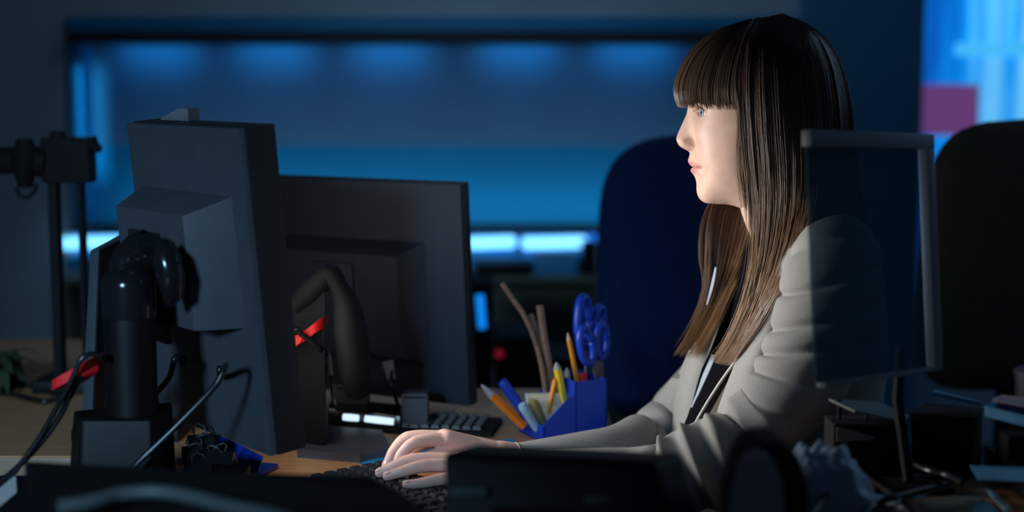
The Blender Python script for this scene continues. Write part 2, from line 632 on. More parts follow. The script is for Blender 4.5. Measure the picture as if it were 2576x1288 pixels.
# small spot fittings hidden behind the cassette wash the top of the blind
for px in (385, 680, 975, 1305, 1600):
    a = P(px, 112, YB + 0.02)
    area('blind_spot_light', (a.x, YB + 0.04, a.z + 0.006), (a.x, YB + 0.125, a.z - 0.075), 0.26, 0.36, (0.02, 0.42, 1.0), 0.03)
a = P(1100, 560, YB)
area('sill_glow_light', (a.x, YB - 0.02, a.z + 0.01), (a.x, YB + 0.12, a.z + 0.16), 2.3, 1.0, (0.12, 0.58, 1.0), 0.04)
a = P(188, 310, YB - 0.12)
area('jamb_glow_light', (a.x, YB - 0.12, a.z), (a.x, YB, a.z), 0.03, 0.055, (0.03, 0.58, 1.0), 0.40, 34)  # unseen strip lamp added to brighten the jamb

# lamps under the sill: each glowing tube is a fitting of its own
spec = [(158, 310, 'glowing blue lamp tube under the window, seen between the black rig and the large monitor'),
        (1175, 1297, 'glowing blue lamp tube under the window, beside the second monitor edge'),
        (1314, 1475, 'glowing blue lamp tube under the window, nearest the navy chair')]
for x0, x1, lb in spec:
    t = thing('strip_lamp', lb, 'lamp', P((x0 + x1) / 2, 640, YB), 'strip lamps under the window')
    r = 0.021
    a, b = P(x0, 612, YB), P(x1, 608, YB)
    mb = MB()
    mb.tube([(a.x, YB + 0.0, a.z), (a.x + 0.01, YB, a.z), (b.x - 0.01, YB, b.z), (b.x, YB, b.z)], [r * 0.7, r, r, r * 0.7], 14)
    mb.build('tube', M['tube'], t)
    mb = MB()
    c, s = wallbox(x0 - 4, 590, x1 + 4, 638, YB + 0.03, YB + 0.06)
    mb.box(c, s, bevel=0.003)
    mb.build('housing', M['bluepaint'], t)
t = thing('lamp_fitting', 'small deep blue light fitting at the end of the strip lamps', 'lamp', P(1490, 600, YB))
mb = MB()
c, s = wallbox(1478, 590, 1502, 612, YB - 0.015, YB + 0.02)
mb.box(c, s, bevel=0.005)
mb.build('diffuser', M['tube_dim'], t)
mb = MB()
c, s = wallbox(1474, 588, 1505, 614, YB + 0.02, YB + 0.05)
mb.box(c, s, bevel=0.004)
mb.build('housing', M['black'], t)

# blue ledge with its lit front under the lamps, and dark things along it
mb = MB()
c, s = wallbox(168, 645, 1480, 682, YB - 0.05, YB + 0.0)
mb.box(c, s, bevel=0.004)
t = mb.build('shelf', M['bluepaint'])
tag(t, 'blue ledge running under the strip lamps along the back wall', 'shelf')
for i, (x0, x1, y0, y1, nm, lb, mm) in enumerate([
        (1195, 1335, 668, 690, 'binder', 'low dark binder lying in front of the blue ledge, beside the second monitor', 'black_soft'),
        (1465, 1500, 616, 690, 'box_file', 'upright dark box file at the end of the blue ledge beside the navy chair', 'black_soft'),
        (1344, 1452, 640, 697, 'storage_box', 'blue storage box standing before the ledge under the lamps', 'bluepaint')]):
    c, s = wallbox(x0, y0, x1, y1, YB - 0.16, YB - 0.055)
    t = thing(nm, lb, nm.replace('_', ' '), (c[0], c[1], c[2] - s[2] / 2))
    mb = MB()
    mb.box(c, s, bevel=0.006)
    mb.build('body', M[mm], t)
    mb = MB()
    mb.box((c[0], c[1], c[2] + s[2] / 2 + 0.003), (s[0] * 1.02, s[1] * 1.02, 0.008), bevel=0.002)
    mb.build('lid', M[mm], t)
mb = MB()
c, s = wallbox(150, 700, 1520, 712, YB - 0.24, YB - 0.005)
mb.box(c, s, bevel=0.004)
for px in (170, 800, 1500):
    a = P(px, 712, YB - 0.1)
    mb.box((a.x, YB - 0.11, a.z / 2), (0.05, 0.18, a.z - 0.004), bevel=0.004)
t = mb.build('counter', M['wall_low'])
tag(t, 'olive grey counter along the back wall below the blue ledge', 'counter')

# window_2: bright window on the right
w2 = thing('window_2', 'bright blue glowing window in the upper right corner', 'window', (vx0 + 0.5, YB, 0.9))
w2['kind'] = 'structure'
mb = MB()
mb.box((0.6, 0, 0.9), (1.2, 0.012, 1.9))
o = mb.build('pane', M['lit_window'])
o.location = (vx0, YB + 0.14, 0.55)
o.parent = w2
o.matrix_parent_inverse = world_of(w2).inverted()
M['mullion'] = mat('glowing_mullion', (0.3, 0.7, 0.95), 0.4, emit=(0.06, 0.5, 0.95), strength=0.9)  # frame bars emit: the window's light is put into them
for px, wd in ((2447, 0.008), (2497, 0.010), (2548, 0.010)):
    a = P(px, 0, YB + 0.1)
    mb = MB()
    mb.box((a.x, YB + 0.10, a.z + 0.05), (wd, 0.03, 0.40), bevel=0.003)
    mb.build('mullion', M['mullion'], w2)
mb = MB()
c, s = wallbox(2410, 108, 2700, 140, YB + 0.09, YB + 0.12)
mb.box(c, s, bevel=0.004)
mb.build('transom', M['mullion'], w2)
mb = MB()
mb.box((vx0 + 0.6, YB + 0.1, 0.25), (1.2, 0.2, 0.6))
mb.box((vx0 + 0.6, YB + 0.1, 2.62), (1.2, 0.2, 0.36))
mb.box((vx0 + 1.3 + 0.3, YB + 0.1, 1.4), (0.8, 0.2, 2.8))
struct('wall_back_right', mb, M['wall'], 'grey back wall around the bright window', 'wall')
mb = MB()
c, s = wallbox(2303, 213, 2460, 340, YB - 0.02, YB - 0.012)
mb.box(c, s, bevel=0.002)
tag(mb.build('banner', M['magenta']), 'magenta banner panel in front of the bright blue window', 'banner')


# ------------------------------------------------------------------ furniture
def desk(name, label, x0, x1, y0, y1, z, legs=True, edge=True):
    t = thing(name, label, 'desk', ((x0 + x1) / 2, (y0 + y1) / 2, 0))
    mb = MB()
    mb.box(((x0 + x1) / 2, (y0 + y1) / 2, z - 0.0015), (x1 - x0, y1 - y0, 0.003))
    top = mb.build('tabletop', M['wood'], t)
    mb = MB()
    mb.box(((x0 + x1) / 2, (y0 + y1) / 2, z - 0.016), (x1 - x0 + 0.002, y1 - y0 + 0.002, 0.026), bevel=0.003)
    mb.build('edge_band', M['wood_edge'], t)
    for sx in (x0 + 0.06, x1 - 0.06):
        for sy in (y0 + 0.06, y1 - 0.06):
            mb = MB()
            mb.box((sx, sy, (z - 0.03) / 2), (0.05, 0.05, z - 0.03), bevel=0.004)
            mb.build('leg', M['steel'], t)
    return t


DZ = 0.73
desk('office_desk', 'pale wooden desk the woman types at', -0.58, 0.148, 1.395, 2.42, DZ)
desk('office_desk', 'wooden desk at the left edge under the black rig', -1.75, -0.59, 1.94, 2.95, DZ)
desk('office_desk', 'near desk in shadow carrying the dark equipment along the bottom edge', -1.05, 0.275, 0.86, 1.375, 0.80)
desk('office_desk', 'wooden desk in the lower right corner strewn with papers and cables', 0.285, 1.5, 0.86, 1.62, 0.80)


def seat_back(mb, cx, cy, z0, z1, w, t, yaw=0.0, n=3.2, taper=0.0, crown=0.03):
    """an upholstered chair back: rounded outline, swollen faces"""
    R = Matrix.Rotation(yaw, 3, 'Z')
    rows = []
    A, B = 26, 48
    h = z1 - z0
    for side in (1, -1):
        rings = []
        for i in range(A + 1):
            q = i / A
            ring = []
            for k in range(B):
                a = 2 * math.pi * k / B
                ca, sa = math.cos(a), math.sin(a)
                x = math.copysign(abs(ca) ** (2 / n), ca) * w / 2 * q
                z = math.copysign(abs(sa) ** (2 / n), sa) * h / 2 * q
                x *= 1 + taper * (z / h)
                z += crown * (1 - (2 * x / w) ** 2) * (0.5 + z / h) - crown * 0.5
                y = side * t / 2 * (1 - q ** 6) ** 0.5
                p = R @ Vector((x, y, 0))
                ring.append((cx + p.x, cy + p.y, (z0 + z1) / 2 + z))
            rings.append(ring)
        mb.loft(rings, False)
    return mb


def chair(name, label, cx, cy, z0, z1, w, material, yaw, taper):
    t = thing(name, label, 'chair', (cx, cy, 0))
    seat_back(MB(), cx, cy, z0, z1, w, 0.09, yaw, 5.0, taper).build('backrest', material, t, angle=60)
    R = Matrix.Rotation(yaw, 3, 'Z')
    f = R @ Vector((0, -1, 0))
    sx, sy = cx + f.x * 0.28, cy + f.y * 0.28
    mb = MB()
    mb.box((sx, sy, 0.46), (w, 0.46, 0.08), R, bevel=0.03, seg=4)
    mb.build('seat', material, t)
    mb = MB()
    mb.tube([(cx - f.x * 0.045, cy - f.y * 0.045, z0 + 0.12), (cx - f.x * 0.05, cy - f.y * 0.05, 0.44), (sx, sy, 0.41)], 0.025, 8)
    mb.build('back_bracket', M['black'], t)
    mb = MB()
    mb.lathe([(0.05, 0.42), (0.03, 0.38), (0.025, 0.12), (0.04, 0.10)], (sx, sy, 0), sides=16)
    mb.build('column', M['black'], t)
    for k in range(5):
        a = 2 * math.pi * k / 5 + 0.3
        mb = MB()
        e = Vector((sx + 0.23 * math.cos(a), sy + 0.23 * math.sin(a), 0.07))
        mb.tube([(sx, sy, 0.11), ((sx + e.x) / 2, (sy + e.y) / 2, 0.10), e], [0.028, 0.024, 0.016], 8)
        leg = mb.build('leg', M['black'], t)
        mb = MB()
        mb.lathe([(0.001, -0.02), (0.028, -0.018), (0.028, 0.018), (0.001, 0.02)], (e.x, e.y, 0.029), (math.sin(a), -math.cos(a), 0), 12)
        mb.build('caster', M['black'], leg)
    return t


cb = P(1790, 680, 2.9)
chair('office_chair', 'navy blue fabric office chair with a tall back, behind the woman', cb.x, 2.9, P(1700, 1040, 2.9).z, P(1700, 352, 2.9).z, 0.485, M['blue_chair'], 0.1, 0.0)
cb = P(2580, 640, 2.6)
chair('office_chair', 'black office chair below the bright window at the right edge', cb.x, 2.6, P(2400, 960, 2.6).z, P(2430, 318, 2.6).z, 0.42, M['black_chair'], 0.15, -0.1)


# ------------------------------------------------------------------ monitors
def frame_pts(pos, R, pts):
    pos = Vector(pos)
    return [pos + R @ Vector(p) for p in pts]


def monitor(name, label, pos, R, w, h, t, bulge, screen, screen_mat, back_mat, edge_mat, front_inset=0.014):
    """pos is the centre of the back face; local -y points out of the back, the screen faces +y"""
    root = thing(name, label, 'monitor', pos)
    mb = MB()
    mb.box(Vector(pos) + R @ Vector((0, t / 2 + 0.004, 0)), (w, t - 0.008, h), R, bevel=0.003)
    mb.build('bezel', edge_mat, root)
    mb = MB()
    mb.box(Vector(pos) + R @ Vector((0, 0.003, 0)), (w - 0.002, 0.010, h - 0.002), R, bevel=0.003)
    back = mb.build('back_panel', back_mat, root)
    if bulge:
        (bx0, bx1, bz0, bz1), (ox0, ox1, oz0, oz1), dep = bulge
        bot = frame_pts(pos, R, [(bx0, 0, bz0), (bx1, 0, bz0), (bx1, 0, bz1), (bx0, 0, bz1)])
        top = frame_pts(pos, R, [(ox0, -dep, oz0), (ox1, -dep, oz0), (ox1, -dep, oz1), (ox0, -dep, oz1)])
        mb = MB()
        mb.hexa(bot, top, bevel=0.003)
        mb.build('rear_housing', back_mat, root)
    if screen:
        mb = MB()
        mb.box(Vector(pos) + R @ Vector((0, t + 0.0005, 0)), (w - 2 * front_inset, 0.002, h - 2 * front_inset), R)
        mb.build('screen', screen_mat, root)
    return root


# the large monitor at left, seen from behind
R1 = rot3(-0.8641, 0.1002, 0.0167)
p1 = Vector((-0.359 * 1.111, 1.5725 * 1.111, CZ + (1.0244 - CZ) * 1.111))
m1 = monitor('monitor', 'large black monitor seen from behind at left, its screen lighting the woman', p1, R1, 0.2945, 0.40, 0.048,
             ((-0.120, 0.117, -0.044, 0.118), (-0.091, 0.089, -0.040, 0.100), 0.055), True, M['screen_white'], M['mon_back'], M['mon_edge'])


def m1p(x, y, z):
    return p1 + R1 @ Vector((x, y, z))


a = m1p(0, 0.087, 0)
area('monitor_screen_light', a, a + R1 @ Vector((0.85, 1, -0.16)), 0.10, 1.42, (1.0, 0.97, 0.95), 0.34, 78)
mb = MB()
mb.box(m1p(-0.012, -0.058, 0.005), (0.078, 0.007, 0.139), R1, bevel=0.003)
mb.build('mounting_plate', M['mon_edge'], m1)
mb = MB()
mb.lathe([(0.001, 0.0), (0.036, 0.0), (0.040, 0.006), (0.040, 0.020), (0.030, 0.030), (0.001, 0.032)], m1p(-0.012, -0.061, -0.005), -(R1 @ Vector((0, 1, 0))), 28)
mb.build('hinge_disc', M['gloss_black'], m1)
mb = MB()
fz = m1p(0, 0.02, 0.1795).z
f0, f1, f2, f3 = P(398, 302, 1.78), P(474, 306, 1.78), P(472, 271, 1.78), P(442, 274, 1.78)
fd_ = Vector((0.012, 0.014, 0))
mb.hexa([f0, f1, f1 + fd_, f0 + fd_], [f3, f2, f2 + fd_, f3 + fd_], bevel=0.002)
mb.build('top_fin', M['mon_back'], m1)

# its stand: base block, column, cap, neck
sd = 1.622
st = thing('monitor_stand', 'thick black column stand holding the large monitor at left', 'stand', (P(322, 850, sd).x, sd, DZ))
topz = P(300, 1040, sd).z


def sx(px, d=1.61):
    return P(px, 900, d).x


mb = MB()
mb.hexa([(sx(136), 1.633, DZ + 0.0005), (sx(200), 1.578, DZ + 0.0005), (sx(392), 1.583, DZ + 0.0005), (sx(392), 1.70, DZ + 0.0005)],
        [(sx(160), 1.639, topz), (sx(212), 1.589, topz), (sx(388), 1.589, topz), (sx(388), 1.689, topz)], bevel=0.006, seg=3)
mb.build('base', M['black'], st)
c0, c1 = sx(257), sx(386)
czt = P(320, 770, sd).z
mb = MB()
rr = (c1 - c0) / 2 + 0.0015
mb.lathe([(rr * 0.955, topz - czt + 0.001), (rr * 0.955, -0.008)], ((c0 + c1) / 2, sd, czt), sides=40)
mb.build('column', M['black'], st)
mb = MB()
cz2 = P(320, 664, sd).z
rr = (c1 - c0) / 2 + 0.0015
prof = [(rr * math.cos(k / 9 * math.pi / 2) if k < 9 else 0.001, (cz2 - czt) * (0.5 + 0.5 * math.sin(k / 9 * math.pi / 2))) for k in range(10)]
mb.lathe([(rr * 0.9, -0.014), (rr, -0.012)] + prof, ((c0 + c1) / 2, sd, czt), sides=36)
mb.build('cap', M['gloss_black'], st)
e = m1p(-0.012, -0.095, 0.0)
mb = MB()
mb.tube(cr([tuple(P(312, 700, sd)), tuple(P(316, 660, sd)), tuple(P(338, 634, sd)), tuple(P(372, 622, sd - 0.004)), tuple(e)], 22), [0.014] + [0.018] * 4 + [0.021] * 16 + [0.020], 18)
mb.build('neck', M['gloss_black'], st)
mb = MB()
hx = P(425, 690, 1.452)
mb.tube([P(404, 610, 1.61), P(418, 650, 1.605), P(430, 700, 1.605), P(434, 745, 1.607), P(424, 770, 1.61)], [0.010, 0.017, 0.017, 0.013, 0.004], 16)
mb.build('hinge_arm', M['gloss_black'], st)

# a second slim monitor seen edge-on just behind that stand
t = thing('monitor', 'narrow dark monitor seen edge-on behind the thick column stand', 'monitor', P(240, 1035, 2.0))
mb = MB()
fl = [P(226, 632, 1.96), P(245, 622, 1.96), P(225, 1035, 1.96), P(205, 1035, 1.96)]
fr = [P(226, 632, 1.96), P(246, 620, 1.955), P(225, 1036, 1.955), P(205, 1036, 1.96)]
yb = 2.02
mb.hexa([P(205, 1038, 1.96), P(232, 1038, 1.95), P(440, 1000, 2.14), P(420, 1000, 2.15)],
        [P(226, 630, 1.96), P(248, 622, 1.95), P(452, 520, 2.14), P(436, 520, 2.15)], bevel=0.003)
mb.build('casing', M['mon_back'], t)
mb = MB()
mb.hexa([P(234, 1030, 1.949), P(238, 1030, 1.948), P(440, 995, 2.138), P(438, 995, 2.14)],
        [P(250, 628, 1.949), P(254, 628, 1.948), P(452, 530, 2.138), P(450, 530, 2.14)])
mb.build('screen', M['gloss_black'], t)
mb = MB()
q = P(330, 1030, 2.06)
mb.box((q.x, 2.07, DZ + 0.01), (0.16, 0.10, 0.02), bevel=0.005)
mb.box((q.x + 0.01, 2.08, DZ + 0.06), (0.05, 0.03, 0.12), bevel=0.005)
mb.build('foot', M['black'], t)

# second monitor at the centre
R2 = rot3(-0.46, 0.10, 0.012)
h2 = 0.358
tr = P(1160, 463, 2.14)
w2m = 0.44
p2 = tr - R2 @ Vector((w2m / 2, 0, h2 / 2))
m2 = monitor('monitor', 'black widescreen monitor seen from behind, beside the pen organizer', p2, R2, w2m, h2, 0.026,
             ((-0.17, 0.155, -0.115, 0.085), (-0.135, 0.115, -0.10, 0.065), 0.034), True, M['screen_dim'], M['mon_back_dark'], M['mon_edge'])


def m2p(x, y, z):
    return p2 + R2 @ Vector((x, y, z))


mb = MB()
mb.box(m2p(0.0, -0.037, 0.0), (0.075, 0.006, 0.10), R2, bevel=0.003)
mb.build('mounting_plate', M['mon_back_dark'], m2)
st2 = thing('monitor_stand', 'black stand with a wide flat foot under the second monitor', 'stand', (P(770, 1120, 1.98).x, 1.98, DZ))
mb = MB()
a = [P(748, 1128, 1.93), P(905, 1143, 1.90), P(985, 1128, 1.93), P(960, 1085, 2.05), P(820, 1075, 2.08), P(745, 1090, 2.03)]
rows_b = [(v.x, v.y, DZ) for v in a]
rows_t = [(v.x, v.y, DZ + 0.012) for v in a]
mb.add(rows_b + rows_t, [tuple(range(6)), tuple(range(6, 12))] + [(i, (i + 1) % 6, 6 + (i + 1) % 6, 6 + i) for i in range(6)])
mb.build('foot', M['mon_back'], st2, angle=20)
mb = MB()
mb.hexa([(P(722, 1100, 1.98).x, 1.98, DZ), (P(820, 1100, 1.96).x, 1.95, DZ), (P(820, 1100, 2.0).x, 2.01, DZ), (P(740, 1100, 2.0).x, 2.02, DZ)],
        [P(728, 755, 1.96), P(818, 700, 1.93), P(815, 700, 1.98), P(740, 755, 2.0)], bevel=0.005)
mb.build('column', M['black_soft'], st2)
mb = MB()
hc = m2p(-0.035, -0.046, -0.01)
npts = [P(742, 770, 1.96), P(775, 738, 1.95), P(808, 708, 1.94), P(832, 690, 1.935), P(850, 715, 1.93), P(872, 770, 1.925), P(884, 850, 1.93), P(893, 930, 1.94), P(898, 985, 1.96)]
mb.tube(smoothp(npts, 40), list(np.interp(np.linspace(0, 1, 40), np.linspace(0, 1, 9), [0.012, 0.017, 0.016, 0.012, 0.020, 0.024, 0.023, 0.022, 0.018])), 18)
mb.build('neck', M['black_soft'], st2)

# silver-framed monitor at right: see-through dark screen
R3 = rot3(0.7082, -0.1025, 0.0329)
k3 = 1.50 / 1.6787
p3 = Vector((0.447 * k3, 1.50, CZ + (1.0444 - CZ) * k3))
w3, h3 = 0.252 * k3, 0.30 * k3
m3 = thing('monitor', 'silver-framed monitor with a dark see-through screen at right of the woman', 'monitor', p3)


def m3p(x, y, z):
    return p3 + R3 @ Vector((x, y, z))


mb = MB()
mb.box(m3p(0, 0.006, h3 / 2 - 0.0085), (w3, 0.012, 0.017), R3, bevel=0.0015)
mb.box(m3p(w3 / 2 - 0.008, 0.006, -0.0085), (0.016, 0.012, h3 - 0.017), R3, bevel=0.0015)
mb.box(m3p(0, 0.006, -h3 / 2 + 0.0025), (w3 - 0.0165, 0.012, 0.005), R3, bevel=0.001)
mb.build('frame', M['silver'], m3)
mb = MB()
mb.box(m3p(-0.007, 0.008, -0.006), (w3 - 0.016, 0.003, h3 - 0.022), R3)
mb.build('screen', M['glass'], m3)
mb = MB()
q = m3p(0.065, 0.02, -h3 / 2)
mb.tube([m3p(0.065, 0.022, -h3 / 2 + 0.03), m3p(0.065, 0.03, -h3 / 2 - 0.03), (q.x, q.y - 0.03, 0.808)], 0.006, 10)
mb.build('stem', M['black_soft'], m3)
mb = MB()
mb.box((q.x, q.y - 0.03, 0.8045), (0.09, 0.05, 0.007), bevel=0.003)
mb.build('foot', M['black_soft'], m3)
# ------------------------------------------------------------------ the woman
DW = 1.90                       # distance of her mid-plane
S = DW / F / math.cos(TH) * 0.999


def W(px, py, lat=0.0):
    return P(px, py, DW - lat)


def Wl(pts):
    return [W(*p) for p in pts]


def ss(a, b, x):
    t = np.clip((x - a) / (b - a), 0, 1)
    return t * t * (3 - 2 * t)


# --- head: a closed surface swept about the ear-to-ear axis, profile taken along the mid-plane
HC = (1900.0, 300.0)
PROF = [(1737, 190), (1732, 240), (1733, 285), (1739, 320), (1743, 355), (1743, 385), (1745, 410), (1750, 438), (1756, 458), (1757, 476),
        (1760, 492), (1768, 504), (1780, 511), (1805, 513), (1840, 516), (1880, 530), (1930, 545), (1985, 525), (2040, 465), (2075, 380),
        (2085, 280), (2070, 190), (2025, 120), (1950, 82), (1870, 84), (1805, 110), (1760, 150)]


def head_mesh():
    dense = cr([(p[0], p[1], 0.0) for p in PROF + PROF[:3]], 1400)[:, :2]
    ang = np.arctan2(-(dense[:, 1] - HC[1]), -(dense[:, 0] - HC[0]))     # 0 = forward, + = up
    rad = np.hypot(dense[:, 0] - HC[0], dense[:, 1] - HC[1])
    o = np.argsort(ang)
    ang, rad = ang[o], rad[o]
    # more rows over the face
    k = np.linspace(0, 1, 1201)
    dens = 1 + 3.2 * np.exp(-((k * 2 * math.pi - math.pi + 0.35) / 0.75) ** 2)
    cum = np.concatenate([[0], np.cumsum((dens[1:] + dens[:-1]) / 2)])
    NP, NS = 430, 250
    phi = np.interp(np.linspace(0, cum[-1], NP, endpoint=False), cum, k) * 2 * math.pi - math.pi
    R = np.interp(phi, ang, rad, period=2 * math.pi)
    ker = np.exp(-np.linspace(-2, 2, 9) ** 2)
    ker /= ker.sum()
    R = np.convolve(np.concatenate([R[-4:], R, R[:4]]), ker, 'valid')
    psi = np.linspace(-math.pi / 2 + 0.004, math.pi / 2 - 0.004, NS)
    psi = psi * (0.72 + 0.28 * (psi / (math.pi / 2)) ** 2)
    PH, PS = np.meshgrid(phi, psi, indexing='ij')
    # away from the midline the chin and brow ridges die out
    fine = np.linspace(-math.pi, math.pi, 1441)
    Rf = np.interp(fine, phi, R, period=2 * math.pi)
    kk = np.exp(-(np.arange(-160, 161) / 75.0) ** 2)
    kk /= kk.sum()
    Rs = np.convolve(np.concatenate([Rf[-161:-1], Rf, Rf[1:161]]), kk, 'valid')
    Rsm = np.interp(phi, fine, Rs)
    wm = np.exp(-(np.abs(np.sin(PS)) / 0.42) ** 2.5)
    RR = R[:, None] * wm + Rsm[:, None] * (1 - wm)
    Wd = 0.0735 / S
    a = np.where((PH < -0.4) & (PH > -1.9), 1 + 0.16 * np.sin(np.clip((-PH - 0.4) / 1.5, 0, 1) * math.pi), 1.0)
    A = np.cos(PS) ** a
    fx = RR * A * np.cos(PH)          # forward, px
    uz = RR * A * np.sin(PH)          # up, px
    ly = Wd * np.sin(PS)              # lateral, px
    X = HC[0] - fx                    # image-like coordinates
    Y = HC[1] - uz
    L = ly * S                        # metres, + towards the camera
    al = np.abs(L)
    front = ss(40, 110, fx)
    # socket of the eyes, cheek, temple
    g = lambda v, c, s: np.exp(-((v - c) / s) ** 2)
    D = np.zeros_like(X)              # forward displacement in px
    D += -17 * g(al, 0.032, 0.0145) * g(Y, 281, 20) * front
    D += 5 * g(al, 0.034, 0.02) * g(Y, 338, 30) * front
    D += -5 * g(al, 0.030, 0.014) * g(Y, 432, 32) * front
    # nose
    ny = np.array([262, 275, 288, 305, 325, 340, 347, 353, 360, 367, 372, 377, 381, 386, 392, 400, 410])
    nd = np.array([0.0, 3.0, 6.5, 17.0, 29.5, 37.5, 40.5, 41.0, 38.5, 34.0, 27.0, 17.0, 10.0, 6.5, 6.0, 6.0, 4.0])
    nw = np.array([0.010, 0.0085, 0.0078, 0.0082, 0.0092, 0.0102, 0.0106, 0.0108, 0.0108, 0.0106, 0.010, 0.0095, 0.009, 0.009, 0.010, 0.012, 0.012])
    N = np.interp(Y, ny, nd)
    w = np.interp(Y, ny, nw)
    D += N * np.exp(-(al / w) ** 2.3) * front
    # wings of the nose
    wing = g(al, 0.0135, 0.0052) * np.exp(-np.abs((Y - 362) / 13.5) ** 2.6)
    D += 20 * wing * front
    D += -8 * g(al, 0.0205, 0.0028) * g(Y, 362, 14) * front
    # nostril hollow under the tip
    nostril = g(al, 0.0072, 0.0032) * g(Y, 377, 4.5) * front
    D += -7 * nostril
    # lips: two rolls that die away at the mouth corner, and the line between them
    MC = 0.0245
    q = np.clip(1 - (al / MC) ** 2, 0, 1)
    line = 420 + 1.5 * (al / MC) ** 2
    up = np.exp(-np.abs((Y - (line - 9.5)) / 9.0) ** 2.4) * q ** 0.6
    lo = np.exp(-np.abs((Y - (line + 9.5)) / 9.5) ** 2.4) * q ** 0.6
    D += (6.0 * up + 6.5 * lo) * front
    D += -5.5 * g(Y, 420.5, 2.6) * np.clip(1 - (al / (MC * 1.1)) ** 2, 0, 1) ** 0.5 * front
    D += -5 * g(al, MC + 0.001, 0.005) * g(Y, 421, 9) * front
    D += 5 * g(Y, 400, 12) * g(al, 0, 0.02) * front
    D += 1.0 * g(Y, 484, 20) * g(al, 0, 0.016) * front
    X = X - D
    L = L + np.sign(L) * 0.0035 * wing * front
    # eyes: keep the skin outside the eyeball and open an almond
    tone = np.zeros(X.shape + (4,))
    tone[..., 3] = 1
    EYX, EYY, EYL, ER = 1785.5, 283.5, 0.0315, 0.0118
    dx = (EYX - X) * S
    dy = (EYY - Y) * S
    dl = al - EYL
    dist = np.sqrt(dx**2 + dy**2 + dl**2) + 1e-9
    t = np.clip((al - 0.0215) / (0.0455 - 0.0215), 0, 1)
    half = 0.0056 * np.sin(t * math.pi) ** 0.7
    mid = (0.0008 - 0.002 * (t - 0.4)) + 0.0006
    inside = (np.abs(dy - mid) < half) & (fx > 60)
    lid = (dist < ER + 0.0016) & ~inside & (fx > 60)
    sc = (ER + 0.0016) / dist
    X = np.where(lid, EYX - dx * sc / S, X)
    Y = np.where(lid, EYY - dy * sc / S, Y)
    L = np.where(lid, np.sign(L) * (EYL + dl * sc), L)
    push = (ER * 0.70) / dist
    X = np.where(inside, EYX - dx * push / S, X)
    Y = np.where(inside, EYY - dy * push / S, Y)
    L = np.where(inside, np.sign(L) * (EYL + dl * push), L)
    lipm = (np.clip(1 - np.abs(Y - 409.5 - 8 * (al / MC) ** 2) / 9.0, 0, 1) ** 0.45 * 0.8 + np.clip(1 - np.abs(Y - 431 + 8 * (al / MC) ** 2) / 10.0, 0, 1) ** 0.45) * np.clip(1 - (al / MC) ** 4, 0, 1)
    tone[..., 0] = np.clip(lipm, 0, 0.85) * front
    tone[..., 0] += 0.16 * g(al, 0.045, 0.02) * g(Y, 365, 40) * front + 0.18 * wing * front
    edge = np.exp(-((np.abs(dy - mid) - half - 0.0006) / 0.0011) ** 2) * (fx > 60) * (al > 0.0165) * (al < 0.0475)
    tone[..., 1] = np.clip(edge * np.where(dy > mid, 0.85, 0.40) + 0.75 * nostril + 0.5 * g(Y, 420.5, 1.8) * (q > 0.02) * front, 0, 1)
    brow = g(Y, 255 + 6 * np.abs((al - 0.03) / 0.02) ** 2, 4.5) * (al > 0.012) * (al < 0.05) * front
    tone[..., 1] = np.clip(tone[..., 1] + 0.7 * brow, 0, 1)
    verts = [W(X[i, j], Y[i, j], L[i, j]) for i in range(NP) for j in range(NS)]
    faces = []
    for i in range(NP):
        i2 = (i + 1) % NP
        for j in range(NS - 1):
            faces.append((i * NS + j, i2 * NS + j, i2 * NS + j + 1, i * NS + j + 1))
    faces.append(tuple(i * NS for i in range(NP)))
    faces.append(tuple(i * NS + NS - 1 for i in reversed(range(NP))))
    return verts, faces, tone.reshape(-1, 4)


def remeshed(mb, voxel, smooth=6, fac=0.5):
    """one watertight skin over overlapping pieces"""
    me = bpy.data.meshes.new('tmp')
    me.from_pydata(mb.v, [], mb.f)
    bm = bmesh.new()
    bm.from_mesh(me)
    bmesh.ops.recalc_face_normals(bm, faces=bm.faces[:])
    bm.to_mesh(me)
    bm.free()
    o = bpy.data.objects.new('tmp', me)
    COL.objects.link(o)
    r = o.modifiers.new('r', 'REMESH')
    r.mode = 'VOXEL'
    r.voxel_size = voxel
    r.adaptivity = 0
    s = o.modifiers.new('s', 'SMOOTH')
    s.factor = fac
    s.iterations = smooth
    dg = bpy.context.evaluated_depsgraph_get()
    ev = o.evaluated_get(dg)
    m2_ = ev.to_mesh()
    vs = [v.co.copy() for v in m2_.vertices]
    fs = [tuple(p.vertices) for p in m2_.polygons]
    ev.to_mesh_clear()
    bpy.data.objects.remove(o)
    bpy.data.meshes.remove(me)
    return vs, fs


def chain(mb, pts, rads, sides=14, n=26):
    """a tapering limb or finger: smooth path, rounded ends"""
    pp = [Vector(p) for p in pts]
    arr = cr([(p.x, p.y, p.z) for p in pp], n)
    seg = np.concatenate([[0], np.cumsum([(pp[i + 1] - pp[i]).length for i in range(len(pp) - 1)])])
    rr = np.interp(np.linspace(0, seg[-1], n), seg, rads)
    mb.tube([tuple(a) for a in arr], list(rr), sides)
    mb.sphere(arr[-1], rr[-1], 8)
    mb.sphere(arr[0], rr[0], 8)


nails = []


def finger(mb, pts, r, up=(0, 0, 1)):
    """pts: knuckle, middle joint, end joint, tip"""
    p = [Vector(q) for q in pts]
    chain(mb, p, [r * 1.12, r * 1.02, r * 0.90, r * 0.74], 14, 30)
    mb.sphere(p[1], r * 1.05, 8)
    d = (p[3] - p[2]).normalized()
    u = Vector(up)
    u = (u - d * u.dot(d)).normalized()
    s = d.cross(u)
    nails.append((p[3] - d * r * 0.25 + u * r * 0.55, d, u, s, r))


body = MB()
hv, hf, ht = head_mesh()
body.add(hv, hf)
tones = [ht]


